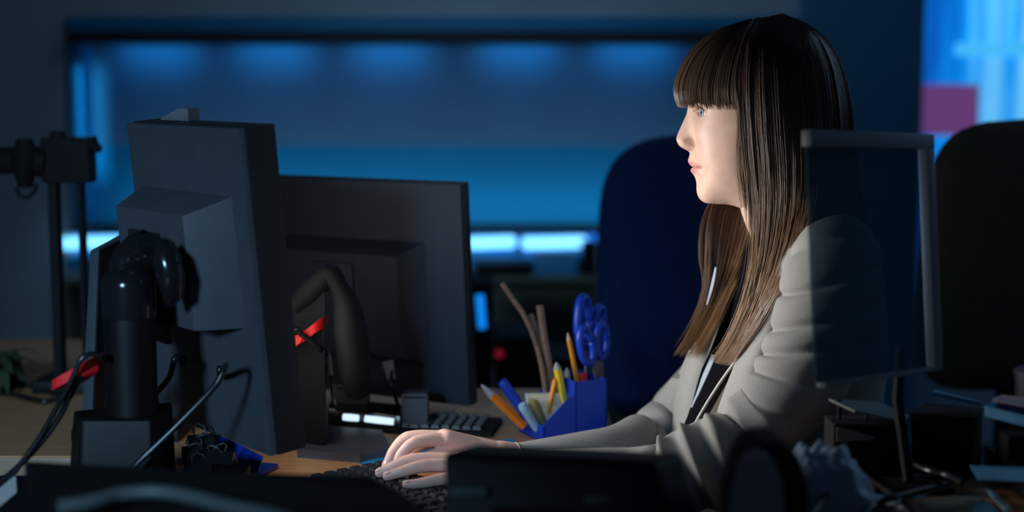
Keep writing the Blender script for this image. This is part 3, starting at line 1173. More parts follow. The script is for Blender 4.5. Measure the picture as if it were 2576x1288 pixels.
def add_plain(vs, fs, t=(0, 0, 0, 1)):
    body.add(vs, fs)
    tones.append(np.tile(np.array(t, float), (len(vs), 1)))


# neck, trunk, thighs and shins under the clothes, one skin
trunk = MB()
chain(trunk, [W(1945, 470), W(1962, 545), W(1990, 600), W(2020, 660)], [0.052, 0.048, 0.046, 0.05], 20)
chain(trunk, [W(2045, 680), W(2055, 760), W(2035, 900), W(1990, 1080), W(1985, 1260), W(2010, 1420)], [0.06, 0.09, 0.095, 0.10, 0.11, 0.115], 22)
for sgn in (1, -1):
    chain(trunk, [W(2060, 665, 0.02 * sgn), W(2090, 680, 0.12 * sgn)], [0.05, 0.042], 16)
    chain(trunk, [W(2010, 1440, 0.08 * sgn), W(1750, 1430, 0.10 * sgn), W(1330, 1400, 0.10 * sgn)], [0.085, 0.078, 0.055], 16)
    k = W(1330, 1400, 0.10 * sgn)
    chain(trunk, [k, (k.x + 0.01, k.y, 0.32), (k.x + 0.03, k.y, 0.08)], [0.055, 0.052, 0.036], 14)
    chain(trunk, [(k.x + 0.04, k.y, 0.045), (k.x - 0.05, k.y, 0.035), (k.x - 0.13, k.y, 0.028)], [0.034, 0.034, 0.024], 12)
add_plain(*remeshed(trunk, 0.007, 4))

# near (left) hand, forearm to the elbow
LH = MB()
nw_ = W(1235, 1192, 0.146)
fin = {
    'index': [(1158, 1164, 0.106), (1060, 1158, 0.106), (1005, 1170, 0.110), (968, 1186, 0.116)],
    'middle': [(1158, 1158, 0.126), (1040, 1157, 0.130), (990, 1174, 0.134), (955, 1190, 0.136)],
    'ring': [(1165, 1172, 0.146), (1068, 1172, 0.153), (1012, 1186, 0.158), (974, 1198, 0.160)],
    'pinky': [(1172, 1194, 0.166), (1098, 1208, 0.178), (1055, 1216, 0.183), (1022, 1219, 0.185)],
}
fr_ = {'index': 0.0086, 'middle': 0.0090, 'ring': 0.0086, 'pinky': 0.0077}
for k in fin:
    finger(LH, Wl(fin[k]), fr_[k])
    chain(LH, [nw_ + Vector((0.012, 0, 0)), W(*fin[k][0])], [0.018, 0.0118], 14, 14)
finger(LH, Wl([(1205, 1180, 0.106), (1140, 1172, 0.086), (1085, 1172, 0.078), (1040, 1176, 0.078)]), 0.0098)
chain(LH, [nw_, W(1300, 1186, 0.156), W(1440, 1184, 0.176), W(1600, 1186, 0.194)], [0.022, 0.022, 0.021, 0.021], 18)
for a, b in (('index', 'middle'), ('middle', 'ring'), ('ring', 'pinky')):
    chain(LH, [nw_, (W(*fin[a][0]) + W(*fin[b][0])) / 2], [0.019, 0.0115], 12, 12)
add_plain(*remeshed(LH, 0.0015, 12), t=(0.22, 0, 0, 1))

# far (right) hand
RH = MB()
fw_ = W(1258, 1144, 0.070)
fin2 = {
    'index': [(1125, 1104, 0.090), (1045, 1113, 0.103), (1010, 1143, 0.110), (996, 1176, 0.115)],
    'middle': [(1118, 1100, 0.067), (1026, 1102, 0.073), (992, 1133, 0.079), (973, 1172, 0.085)],
    'ring': [(1128, 1106, 0.045), (1040, 1108, 0.043), (1005, 1136, 0.047), (990, 1166, 0.051)],
    'pinky': [(1140, 1112, 0.027), (1070, 1116, 0.019), (1040, 1138, 0.019), (1025, 1160, 0.021)],
}
for k in fin2:
    finger(RH, Wl(fin2[k]), fr_[k])
    chain(RH, [fw_ + Vector((-0.01, 0, 0.0)), W(*fin2[k][0])], [0.0175, 0.0120], 14, 14)
for a, b in (('index', 'middle'), ('middle', 'ring'), ('ring', 'pinky')):
    chain(RH, [fw_, (W(*fin2[a][0]) + W(*fin2[b][0])) / 2], [0.0180, 0.0118], 12, 12)
finger(RH, Wl([(1205, 1138, 0.075), (1130, 1138, 0.092), (1085, 1148, 0.098), (1048, 1162, 0.100)]), 0.0098)
chain(RH, [fw_, W(1320, 1150, 0.062), W(1420, 1139, 0.038)], [0.0195, 0.0185, 0.019], 18)
add_plain(*remeshed(RH, 0.0015, 12), t=(0.22, 0, 0, 1))

body.tone = np.concatenate(tones)
woman = body.build('person', M['skin'], None, True, None)
tag(woman, 'woman with long brown hair and fringe in a pale grey blazer, typing at a keyboard', 'person')

for c, d, u, s, r in nails:
    mb = MB()
    Rn = Matrix((s, d, u)).transposed()
    mb.sphere(c, r, 8, (0.62, 0.78, 0.22), Rn)
    mb.build('fingernail', M['nail'], woman)

# eyes: white, iris, pupil; lashes
EYX, EYY, EYL, ER = 1785.5, 283.5, 0.0315, 0.0118
M['eye'] = mat('eye_white', (0.80, 0.80, 0.80), 0.12)
M['iris'] = mat('iris', (0.16, 0.36, 0.58), 0.15, vary=0.3, scale=900)
M['pupil'] = mat('pupil', (0.005, 0.005, 0.006), 0.08)
for sg in (1, -1):
    c = W(EYX, EYY, EYL * sg)
    mb = MB()
    mb.sphere(c, ER, 20)
    e = mb.build('eye', M['eye'], woman, True, None)
    ax = Vector((-1, -0.22, 0.03)).normalized()
    for nm, r0, lift, mm in (('iris', 0.0060, 0.0004, 'iris'), ('pupil', 0.0026, 0.0006, 'pupil')):
        mb = MB()
        pr = []
        for k in range(8):
            r_ = r0 * (1 - k / 7) + 1e-5
            pr.append((r_, math.sqrt(ER * ER - r_ * r_) + lift))
        mb.lathe(pr, c, ax, 28)
        mb.build(nm, M[mm], e, True, None)
    mb = MB()
    for k in range(34):
        t_ = k / 33
        al = 0.0195 + 0.025 * t_
        hz = 0.0056 * math.sin(min(1, max(0, t_ * 0.92 + 0.04)) * math.pi) ** 0.7
        dy = 0.0008 - 0.002 * (t_ - 0.4) + 0.0006 + hz
        dl = al - EYL
        dx = math.sqrt(max(1e-7, (ER + 0.0016) ** 2 - dy * dy - dl * dl))
        b_ = W(EYX - dx / S, EYY - dy / S, al * sg)
        out = Vector((-dx, -dl * sg, dy)).normalized()
        L_ = 0.007 + 0.002 * t_
        p1_ = b_ + out * L_ * 0.5 + Vector((0, 0, -0.0006))
        p2_ = b_ + out * L_ * 0.9 + Vector((0, 0, 0.0018))
        mb.tube([b_, p1_, p2_], [0.00028, 0.00022, 0.00008], 4)
    mb.build('eyelashes', M['lash'], woman, True, None)

# --- hair
NEAR = [
    [(1905, 47, .030), (1882, 85, .066), (1872, 140, .080), (1868, 220, .083), (1872, 300, .080), (1880, 400, .078), (1890, 490, .075), (1893, 590, .078), (1885, 700, .092), (1857, 800, .092), (1822, 872, .086), (1786, 908, .08)],
    [(1912, 46, .030), (1895, 85, .067), (1888, 140, .082), (1886, 220, .087), (1890, 300, .086), (1898, 400, .083), (1906, 500, .080), (1906, 600, .086), (1893, 710, .100), (1864, 810, .100), (1830, 875, .090), (1800, 914, .084)],
    [(1922, 45, .030), (1918, 82, .068), (1918, 145, .084), (1920, 230, .090), (1925, 320, .090), (1932, 420, .087), (1935, 520, .086), (1925, 630, .096), (1902, 735, .106), (1870, 825, .104), (1838, 885, .095), (1812, 918, .09)],
    [(1935, 43, .028), (1948, 78, .066), (1955, 145, .083), (1960, 240, .089), (1966, 340, .089), (1972, 440, .088), (1970, 540, .092), (1950, 650, .108), (1918, 750, .116), (1882, 835, .112), (1850, 890, .103), (1828, 921, .098)],
    [(1945, 41, .025), (1980, 74, .060), (1995, 145, .077), (2003, 240, .084), (2010, 340, .086), (2014, 440, .090), (2008, 530, .100), (1985, 625, .122), (1942, 735, .134), (1900, 825, .128), (1862, 885, .114), (1840, 918, .108)],
    [(1955, 39, .020), (2015, 70, .050), (2042, 140, .066), (2055, 240, .073), (2060, 340, .078), (2060, 440, .088), (2050, 525, .108), (2022, 610, .138), (1972, 710, .150), (1918, 805, .143), (1875, 870, .126), (1852, 900, .118)],
]
BACK = [
    [(1955, 39, .020), (2015, 70, .050), (2045, 140, .066), (2060, 240, .073), (2066, 340, .077), (2072, 440, .078), (2080, 520, .080), (2092, 590, .083)],
    [(1962, 37, .014), (2038, 72, .034), (2085, 140, .046), (2108, 240, .053), (2116, 340, .057), (2124, 440, .058), (2140, 530, .058), (2160, 620, .060)],
    [(1968, 36, .004), (2052, 74, .012), (2108, 140, .018), (2138, 240, .022), (2148, 340, .025), (2158, 440, .026), (2176, 540, .026), (2200, 660, .026)],
    [(1968, 36, -.004), (2052, 74, -.012), (2108, 140, -.018), (2138, 240, -.022), (2148, 340, -.025), (2158, 440, -.026), (2176, 540, -.026), (2200, 660, -.026)],
    [(1962, 37, -.014), (2038, 72, -.034), (2085, 140, -.046), (2108, 240, -.053), (2116, 340, -.057), (2124, 440, -.058), (2140, 530, -.058), (2160, 620, -.060)],
    [(1955, 39, -.020), (2015, 70, -.050), (2045, 140, -.066), (2060, 240, -.073), (2066, 340, -.077), (2072, 440, -.078), (2080, 520, -.080), (2092, 590, -.083)],
]
BANGS_H = [
    [(1888, 49, .000), (1806, 76, .000), (1742, 122, .000), (1704, 185, .000), (1695, 232, .000), (1706, 270, .000)],
    [(1890, 49, .014), (1812, 77, .018), (1751, 125, .022), (1714, 190, .024), (1706, 236, .025), (1717, 273, .025)],
    [(1893, 49, .022), (1828, 79, .036), (1774, 128, .046), (1742, 193, .050), (1735, 240, .050), (1744, 276, .0475)],
    [(1896, 49, .026), (1845, 81, .050), (1802, 131, .063), (1778, 196, .067), (1774, 244, .066), (1781, 278, .0625)],
    [(1900, 49, .029), (1862, 83, .059), (1832, 134, .074), (1816, 200, .078), (1814, 248, .076), (1820, 279, .073)],
    [(1905, 48, .030), (1878, 84, .065), (1860, 138, .080), (1850, 204, .084), (1850, 252, .083), (1856, 281, .079)],
    [(1909, 47, .031), (1888, 85, .067), (1878, 140, .083), (1872, 208, .087), (1874, 262, .086), (1880, 300, .082)],
]
BANGS = [[(x, y, -l) for x, y, l in g_] for g_ in reversed(BANGS_H[1:])] + BANGS_H
FAR = [
    [(1905, 47, -.030), (1882, 85, -.066), (1872, 140, -.080), (1868, 220, -.083), (1868, 300, -.080), (1850, 400, -.074), (1800, 490, -.062), (1781, 560, -.054), (1778, 650, -.050), (1772, 740, -.046), (1735, 830, -.036), (1692, 896, -.024)],
    [(1912, 46, -.030), (1895, 85, -.067), (1888, 140, -.082), (1886, 220, -.087), (1885, 300, -.085), (1868, 400, -.078), (1822, 500, -.066), (1804, 580, -.056), (1800, 670, -.050), (1790, 760, -.044), (1755, 840, -.032), (1716, 896, -.020)],
    [(1922, 45, -.030), (1918, 82, -.068), (1918, 145, -.084), (1920, 230, -.090), (1915, 320, -.088), (1893, 420, -.080), (1848, 520, -.066), (1828, 610, -.055), (1815, 690, -.048), (1785, 780, -.038), (1745, 850, -.026), (1708, 900, -.016)],
    [(1935, 43, -.028), (1948, 78, -.066), (1955, 145, -.083), (1955, 240, -.089), (1940, 340, -.087), (1912, 440, -.078), (1872, 540, -.064), (1850, 630, -.052), (1830, 710, -.044), (1794, 790, -.032), (1758, 860, -.020), (1728, 903, -.010)],
    [(1945, 41, -.025), (1980, 74, -.060), (1995, 145, -.077), (1995, 240, -.084), (1975, 340, -.082), (1938, 440, -.074), (1898, 540, -.060), (1872, 630, -.048), (1843, 710, -.038), (1806, 790, -.026), (1772, 860, -.012), (1744, 905, -.004)],
    [(1955, 39, -.020), (2015, 70, -.050), (2042, 140, -.066), (2040, 240, -.073), (2010, 340, -.074), (1968, 440, -.068), (1928, 540, -.054), (1898, 630, -.04), (1854, 710, -.030), (1816, 790, -.018), (1783, 860, -.006), (1758, 902, .002)],
]

hair = MB()
hair_tone = []


for gi, add in enumerate((0.0, .005, .009, .012, .013, .013)):
    NEAR[gi] = [(x, y, l + add * (0 if pi == 0 else .5 if pi == 1 else 1 if pi <= 6 else .6 if pi == 7 else .25 if pi == 8 else 0)) for pi, (x, y, l) in enumerate(NEAR[gi])]


def guide_field(guides, n):
    return np.array([cr(g_, n) for g_ in guides])        # (G, n, 3) in px, px, metres


def at_u(field, u):
    G = field.shape[0]
    x = u * (G - 1)
    i = min(int(x), G - 2)
    f = x - i
    f = f * f * (3 - 2 * f) * 0.35 + f * 0.65
    return field[i] * (1 - f) + field[i + 1] * f


def to_world(a):
    return [W(p[0], p[1], p[2]) for p in a]


def shell(guides, n=26, m=70, inset=0.006, length=0.93, t0=0.04, t1=0.75):
    fld = guide_field(guides, n)
    rows = []
    for j in range(m):
        a = at_u(fld, j / (m - 1)).copy()
        L_ = length - 0.05 * rng.random()
        a = np.array([[np.interp(t * L_, np.linspace(0, 1, n), a[:, k]) for k in range(3)] for t in np.linspace(0, 1, n)])
        # pull towards the inside of the head / body
        cx, cy = 1940.0, a[:, 1]
        v = np.stack([(cx - a[:, 0]) * S, np.zeros(n), -a[:, 2]], 1)
        nv = np.linalg.norm(v, axis=1)[:, None] + 1e-6
        w_ = np.minimum(1, np.linspace(0.3, 3, n))[:, None] * np.minimum(1, nv / 0.01)
        off = v / nv * inset * w_ * (1 + 0.5 * math.sin(j * 2.1) * 0.6)
        a[:, 0] += off[:, 0] / S
        a[:, 2] += off[:, 2]
        rows.append(to_world(a))
    hair.grid(rows)
    tt = np.linspace(t0, t1, n)
    for j in range(m):
        for i in range(n):
            hair_tone.append((tt[i] * 0.8, 0.62, 0, 1))


def strands(guides, count, n=22, r=0.00042, clump=0.9, spread=(2.0, 0.0016), endj=0.05, t0=0.05, t1=0.9, fly=0.0, start=0.0):
    fld = guide_field(guides, n)
    G = fld.shape[0]
    ts = np.linspace(0, 1, n)
    nc = max(8, count // 10)
    cu = rng.random(nc)
    coff = rng.normal(0, 1, (nc, 3))
    ctone = rng.normal(0, 1, nc)
    for s_ in range(count):
        c_ = rng.integers(nc)
        u = np.clip(cu[c_] + rng.normal(0, 0.35) / nc * 3.0, 0, 1)
        a = at_u(fld, u).copy()
        L_ = 1 - abs(rng.normal(0, endj))
        q = start + (L_ - start) * ts
        a = np.array([np.interp(q, ts, a[:, k]) for k in range(3)]).T
        g1 = coff[c_] * clump
        j = rng.normal(0, 1, 3)
        grow = (0.25 + 0.75 * ts)
        wav = np.sin(ts * (3 + 2 * rng.random()) + rng.random() * 6) * 0.6
        a[:, 0] += (g1[0] * 0.8 + j[0] * 0.7 + wav * j[1] * 0.5) * spread[0] * grow
        a[:, 1] += j[1] * 0.5 * spread[0] * (1 - grow)
        a[:, 2] += (g1[2] * 0.6 + j[2] * 0.9) * spread[1] * grow
        if fly and rng.random() < fly:
            k = rng.normal(0, 1, 2)
            a[:, 0] += ts ** 2 * k[0] * 9
            a[:, 2] += ts ** 2 * k[1] * 0.006
        pts = to_world(a)
        rad = r * (0.8 + 0.5 * rng.random())
        rs = [rad * (0.5 if i == 0 else (0.9 if i < n - 4 else 0.9 * (n - 1 - i + 0.4) / 3.4)) for i in range(n)]
        n0 = len(hair.v)
        hair.tube(pts, rs, 3, caps=False)
        val = float(np.clip(1 + ctone[c_] * 0.10 + rng.normal(0, 0.15), 0.5, 1.6))
        for i in range(n):
            tt = t0 + (t1 - t0) * q[i]
            for _ in range(3):
                hair_tone.append((tt, val, 0, 1))


shell(BACK, inset=0.007, length=1.0, t0=0.0, t1=0.2)
shell(NEAR, inset=0.0045)
shell(FAR, inset=-0.004, length=0.9)
shell(BANGS, inset=0.006, m=60, length=0.96, t0=0.05, t1=0.4)
strands(BACK, 900, t0=0.0, t1=0.25, spread=(2.2, 0.002), endj=0.04)
strands(FAR, 2200, t0=0.05, t1=1.0, endj=0.08, fly=0.16, r=0.00038, clump=0.7)
strands(NEAR, 5600, t0=0.05, t1=1.0, endj=0.085, fly=0.13, r=0.00037, clump=0.6)
strands(BANGS, 3600, r=0.00037, clump=0.45, t0=0.05, t1=0.62, spread=(1.4, 0.0012), endj=0.035, n=16)
BRIDGE = [BANGS_H[5][:4] + [(1858, 262, .085), (1862, 330, .082), (1866, 400, .079)], NEAR[0][:8], [(1909, 46, .031), (1890, 85, .070), (1882, 140, .0855), (1880, 220, .0895), (1884, 300, .0875), (1892, 400, .084), (1900, 500, .081), (1903, 600, .085)], NEAR[1][:8]]
BRIDGE = [[(x, y, l + 0.002) for x, y, l in g_] for g_ in BRIDGE]
strands(BRIDGE, 700, t0=0.05, t1=0.6, spread=(3.0, 0.0014), endj=0.25, n=16)
# a few loose hairs over the cheek and beside the chin
LOOSE = [
    [(1900, 47, .032), (1874, 90, .07), (1862, 160, .085), (1858, 260, .085), (1862, 320, .082), (1858, 380, .078), (1862, 440, .076), (1876, 520, .078), (1880, 600, .08)],
    [(1906, 47, .032), (1882, 90, .07), (1872, 160, .086), (1870, 260, .088), (1876, 340, .085), (1884, 420, .082), (1890, 500, .08), (1890, 600, .083)],
]
strands(LOOSE, 170, r=0.0003, spread=(6, 0.002), endj=0.25, t0=0.2, t1=0.8)
LOOSE2 = [
    [(1840, 430, -.07), (1790, 500, -.06), (1766, 560, -.055), (1760, 640, -.05), (1770, 700, -.048), (1774, 760, -.046)],
    [(1848, 430, -.07), (1800, 500, -.06), (1780, 560, -.055), (1776, 640, -.05), (1774, 720, -.048), (1764, 790, -.04)],
]
strands(LOOSE2, 40, r=0.0003, spread=(4, 0.002), endj=0.2, t0=0.4, t1=0.9)
hair.tone = np.array(hair_tone)
hair.build('hair', M['hair'], woman, True, None)


# --- jacket: trunk, sleeves, lapels; folds are modelled into the sleeves
def puff(x):
    """soft pillow between creases placed at whole numbers"""
    f = x - math.floor(x)
    return math.sin(math.pi * f) ** 0.55


def sleeve(mb, cs, n, sides, fold):
    """cs: (px, py, lat, radius_m); fold(s, a) -> radial factor"""
    pts = [W(c[0], c[1], c[2]) for c in cs]
    arr = cr([(p.x, p.y, p.z) for p in pts], n)
    seg = np.concatenate([[0], np.cumsum([(pts[i + 1] - pts[i]).length for i in range(len(pts) - 1)])])
    rr = np.interp(np.linspace(0, seg[-1], n), seg, [c[3] for c in cs])
    path = [Vector(a) for a in arr]
    rings = []
    up = None
    for i, p in enumerate(path):
        t_ = (path[min(i + 1, n - 1)] - path[max(i - 1, 0)]).normalized()
        cam_dir = Vector((0, -1, 0))
        s_ = t_.cross(cam_dir).normalized()          # across the picture
        o_ = s_.cross(t_).normalized()               # towards the camera
        ring = []
        for k in range(sides):
            a = 2 * math.pi * k / sides
            f = fold(i / (n - 1), a)
            ring.append(p + (s_ * math.cos(a) + o_ * math.sin(a)) * rr[i] * f)
        rings.append(ring)
    mb.loft(rings, True)


jk = MB()
LV = [(556, 1975, 2110, .060), (580, 1968, 2150, .115), (615, 1950, 2185, .165), (660, 1930, 2205, .180), (740, 1898, 2225, .178), (850, 1868, 2235, .170),
      (1000, 1836, 2225, .165), (1120, 1810, 2205, .170), (1250, 1795, 2195, .180), (1380, 1790, 2190, .19)]
lv = cr([(a, b, c) for a, b, c, d in LV], 44)
lw = np.interp(lv[:, 0], [l[0] for l in LV], [l[3] for l in LV])
rings = []
for i in range(44):
    y_, xf, xb = lv[i]
    ring = []
    for k in range(64):
        a = 2 * math.pi * k / 64
        ca, sa = math.cos(a), math.sin(a)
        x = (xf + xb) / 2 - math.copysign(abs(ca) ** 0.8, ca) * (xb - xf) / 2
        l_ = math.copysign(abs(sa) ** 0.85, sa) * lw[i]
        x += 2.5 * math.sin(y_ * 0.03 + a * 3) * abs(sa)
        ring.append(W(x, y_, l_))
    rings.append(ring)
jk.loft(rings, True)
jacket = jk.build('jacket', M['jacket'], woman, True, None)

mb = MB()
CREASE = [-0.2, 0.10, 0.25, 0.41, 0.53, 0.66, 0.80, 1.2]


def upfold(s, a):
    s2 = s - 0.10 * math.cos(a) + 0.014 * math.sin(2 * a + 9 * s)
    i = 0
    while i < len(CREASE) - 2 and s2 > CREASE[i + 1]:
        i += 1
    f = min(max((s2 - CREASE[i]) / (CREASE[i + 1] - CREASE[i]), 0), 1)
    front = 0.5 + 0.5 * math.cos(a - 0.35)
    k = 0.045 * (0.4 + 0.6 * front)
    d = min(abs(s2 - c_) for c_ in CREASE[1:-1])
    dip = 0.085 * math.exp(-(d / 0.020) ** 2) * (0.35 + 0.65 * front)
    if s > 0.86:
        q_ = max(0.2, 1 - (s - 0.86) * 7)
        k *= q_
        dip *= q_
    return 0.975 + k * math.sin(math.pi * f) ** 0.8 - dip


sleeve(mb, [(2128, 588, .145, .034), (2118, 622, .160, .052), (2100, 680, .180, .062), (2084, 775, .195, .064), (2047, 880, .205, .061), (1998, 975, .21, .0575), (1920, 1052, .212, .050), (1862, 1078, .212, .040), (1846, 1086, .212, .022)],
       130, 72, upfold)
mb.build('sleeve', M['jacket'], jacket, True, None)


def ridge(s, a, s0, a0, s1, a1, w):
    u = (a - a0) / (a1 - a0)
    fade = float(ss(-0.25, 0.1, u) * (1 - ss(0.9, 1.25, u)))
    return fade * math.exp(-((s - (s0 + (s1 - s0) * u)) / w) ** 2)


def forefold(s, a):
    v = 0.97
    for s0, a0, s1, a1, w, d in ((0.115, 0.1, 0.20, 2.3, 0.022, 0.20), (0.225, -0.1, 0.26, 2.7, 0.020, 0.20), (0.335, 0.0, 0.325, 1.9, 0.024, 0.18),
                                 (0.165, 0.2, 0.235, 2.2, 0.020, -0.18), (0.28, 0.1, 0.29, 2.4, 0.020, -0.16), (0.40, 0.0, 0.36, 2.2, 0.026, -0.12), (0.47, 0.2, 0.45, 2.0, 0.03, 0.08)):
        v += d * ridge(s, a, s0, a0, s1, a1, w)
    return v


mb = MB()
sleeve(mb, [(1885, 1062, .212, .020), (1862, 1092, .214, .040), (1815, 1135, .222, .049), (1745, 1178, .222, .053), (1670, 1206, .214, .050), (1580, 1192, .196, .034), (1440, 1184, .178, .0285), (1320, 1184, .160, .0265), (1275, 1184, .153, .026)],
       120, 72, forefold)
mb.build('sleeve', M['jacket'], jacket, True, None)


def farfold(s, a):
    v = 1.0
    for c_, w_, d_, sl in ((0.585, 0.014, 0.32, 0.03), (0.635, 0.013, 0.32, -0.03), (0.685, 0.014, 0.28, 0.03), (0.60, 0.04, 0.06, 0.03), (0.8, 0.05, 0.05, 0.03)):
        v -= d_ * math.exp(-((s + sl * math.cos(a) - c_) / w_) ** 2)
    return v


mb = MB()
sleeve(mb, [(2090, 615, -.150, .05), (2030, 700, -.18, .06), (1900, 860, -.19, .058), (1760, 1000, -.175, .052), (1690, 1056, -.125, .045), (1640, 1086, -.08, .036), (1540, 1121, 0.0, .0285), (1430, 1138, .035, .025), (1345, 1148, 0.055, .022), (1300, 1153, 0.065, .0205)],
       150, 64, farfold)
mb.build('sleeve', M['jacket'], jacket, True, None)
mb = MB()
cc = W(1300, 1153, 0.065)
cd = (W(1300, 1153, 0.065) - W(1345, 1148, 0.055)).normalized()
cs_, cu_ = cd.orthogonal().normalized(), None
cu_ = cd.cross(cs_)
mb.tube([cc + (cs_ * math.cos(2 * math.pi * k / 40) + cu_ * math.sin(2 * math.pi * k / 40)) * 0.0208 for k in range(41)], 0.0011, 6)
mb.build('cuff_edge', M['jacket_edge'], jacket, True, None)


def patch(left, right, n=30, m=14, bulge=0.0, curl=0.0):
    A = cr(left, n)
    B = cr(right, n)
    rows = []
    for i in range(n):
        r_ = []
        for k in range(m):
            f = k / (m - 1)
            q = A[i] * (1 - f) + B[i] * f
            r_.append(W(q[0], q[1], q[2] + bulge * math.sin(math.pi * f) + curl * f * f))
        rows.append(r_)
    return rows


# near front: turned-back lapel, its free edge, the shaded lining between
mb = MB()
mb.grid(patch([(1968, 640, .108), (1925, 740, .122), (1894, 820, .118), (1868, 872, .112), (1838, 945, .108), (1806, 1034, .108), (1795, 1090, .11)],
              [(2010, 655, .150), (1990, 740, .150), (1972, 815, .145), (1945, 890, .140), (1915, 970, .138), (1880, 1045, .14), (1860, 1090, .14)], 36, 16, 0.016), 0.002)
mb.build('lapel', M['jacket'], jacket)
mb = MB()
mb.grid(patch([(1905, 800, .085), (1876, 872, .072), (1812, 965, .058), (1760, 1048, .050), (1728, 1105, .046)],
              [(1925, 800, .108), (1880, 880, .095), (1846, 955, .088), (1815, 1045, .088), (1800, 1110, .09)], 30, 12, -0.012), 0.0015)
mb.build('lining', M['lining'], jacket)
mb = MB()
mb.tube(Wl([tuple(p) for p in cr([(1930, 780, .090), (1902, 830, .084), (1874, 876, .076), (1812, 962, .061), (1762, 1042, .053), (1728, 1106, .048)], 30)]), 0.0022, 8)
mb.build('front_edge', M['jacket_edge'], jacket)
# far front: collar, lapel, panel
mb = MB()
mb.grid(patch([(1770, 830, -.060), (1756, 850, -.062), (1742, 878, -.064), (1716, 935, -.066), (1700, 1000, -.066), (1690, 1110, -.062)],
              [(1800, 830, -.022), (1794, 850, -.022), (1784, 878, -.024), (1760, 945, -.022), (1742, 1010, -.016), (1710, 1112, -.010)], 30, 14, 0.010), 0.002)
mb.build('lapel', M['jacket'], jacket)
mb = MB()
mb.grid(patch([(1735, 880, -.082), (1708, 940, -.084)], [(1785, 870, -.06), (1740, 955, -.062)], 8, 8, 0.004), 0.002)
mb.build('collar', M['jacket'], jacket)
mb = MB()
mb.grid(patch([(1690, 951, -.098), (1664, 985, -.104), (1643, 1015, -.108), (1658, 1052, -.104), (1672, 1110, -.10)],
              [(1722, 955, -.070), (1716, 985, -.070), (1712, 1030, -.070), (1706, 1070, -.070), (1702, 1120, -.068)], 24, 12, 0.006), 0.002)
mb.build('front_panel', M['jacket'], jacket)
# black top and the pale cloth beside it
top = MB()
top.grid(patch([(1890, 600, -.04), (1850, 690, -.05), (1822, 790, -.052), (1790, 880, -.05), (1752, 965, -.044), (1722, 1040, -.036), (1695, 1120, -.03)],
               [(1945, 600, .05), (1925, 690, .075), (1905, 790, .080), (1872, 880, .070), (1815, 975, .052), (1768, 1055, .044), (1732, 1125, .04)], 40, 20, 0.004), 0.003)
top.build('black_top', M['blacktop'], woman)
mb = MB()
mb.grid(patch([(1790, 890, -.030), (1768, 940, -.026), (1752, 990, -.020), (1738, 1025, -.014)], [(1802, 896, -.012), (1780, 945, -.010), (1758, 992, -.010), (1741, 1026, -.009)], 16, 6, 0.003), 0.0015)
mb.build('shirt_edge', M['shirt'], woman)
mb = MB()
mb.grid(patch([(1799, 672, -.036), (1789, 715, -.036), (1777, 766, -.034)], [(1803, 674, -.034), (1796, 716, -.032), (1780, 768, -.032)], 10, 4, 0.0005), 0.001)
mb.build('collar_edge', M['shirt'], woman)
# trousers and shoes, under the desks
mb = MB()
for sgn in (1, -1):
    chain(mb, [W(2010, 1430, 0.08 * sgn), W(1750, 1430, 0.10 * sgn), W(1330, 1400, 0.10 * sgn)], [0.105, 0.092, 0.066], 18)
    k = W(1330, 1400, 0.10 * sgn)
    chain(mb, [k, (k.x + 0.01, k.y, 0.32), (k.x + 0.03, k.y, 0.10)], [0.066, 0.066, 0.058], 16)
mb.build('trousers', M['trousers'], woman, True, None)
for sgn in (1, -1):
    k = W(1330, 1400, 0.10 * sgn)
    mb = MB()
    chain(mb, [(k.x + 0.05, k.y, 0.048), (k.x - 0.05, k.y, 0.042), (k.x - 0.14, k.y, 0.034)], [0.046, 0.044, 0.033], 14)
    mb.build('shoe', M['black'], woman, True, None)
# the stool she sits on
seat_c = W(2010, 1430, 0)
zs = min(v[2] for v in mb.v)
t = thing('stool', 'dark office stool under the seated woman', 'stool', (seat_c.x, DW, 0))
mb = MB()
zt = seat_c.z - 0.145
mb.lathe([(0.001, 0), (0.19, 0), (0.205, 0.02), (0.205, 0.045), (0.19, 0.06), (0.001, 0.062)], (seat_c.x + 0.02, DW, zt - 0.062), sides=36)
mb.build('seat', M['black_chair'], t)
mb = MB()
mb.lathe([(0.03, 0.02), (0.03, zt - 0.062)], (seat_c.x + 0.02, DW, 0), sides=16)
mb.build('column', M['steel'], t)
mb = MB()
mb.lathe([(0.001, 0), (0.22, 0), (0.22, 0.012), (0.05, 0.03), (0.001, 0.032)], (seat_c.x + 0.02, DW, 0), sides=36)
mb.build('foot', M['black'], t)
# ------------------------------------------------------------------ things on the desks
def slab(mb, pts, thick, direction):
    """a flat panel from a polygon pushed along a direction"""
    d = Vector(direction).normalized() * thick
    n = len(pts)
    a = [Vector(p) for p in pts]
    b = [p + d for p in a]
    return mb.add(a + b, [tuple(range(n)), tuple(range(2 * n - 1, n - 1, -1))] + [(i, (i + 1) % n, n + (i + 1) % n, n + i) for i in range(n)])


def smooth_path(pts, n=40):
    return [tuple(a) for a in cr([tuple(p) for p in pts], n)]


def cable(name, label, pts, r, material=None, parent=None, plug=None, cat='cable', group=None):
    mb = MB()
    mb.tube(smooth_path(pts, 60), r, 10)
    o = mb.build(name, material or M['cable'], parent, True, None)
    if parent is None:
        tag(o, label, cat, group)
    return o


def rod(p0, p1, r0, r1=None, sides=10):
    mb = MB()
    mb.tube([p0, Vector(p0).lerp(Vector(p1), 0.5), p1], [r0, (r0 + (r1 or r0)) / 2, r1 or r0], sides)
    return mb


def dpx(px, py, z):
    """point at height z on the sight line of a pixel"""
    a = P(px, py, 1.0)
    k = (z - CZ) / (a.z - CZ)
    return Vector((a.x * k, a.y * k, z))


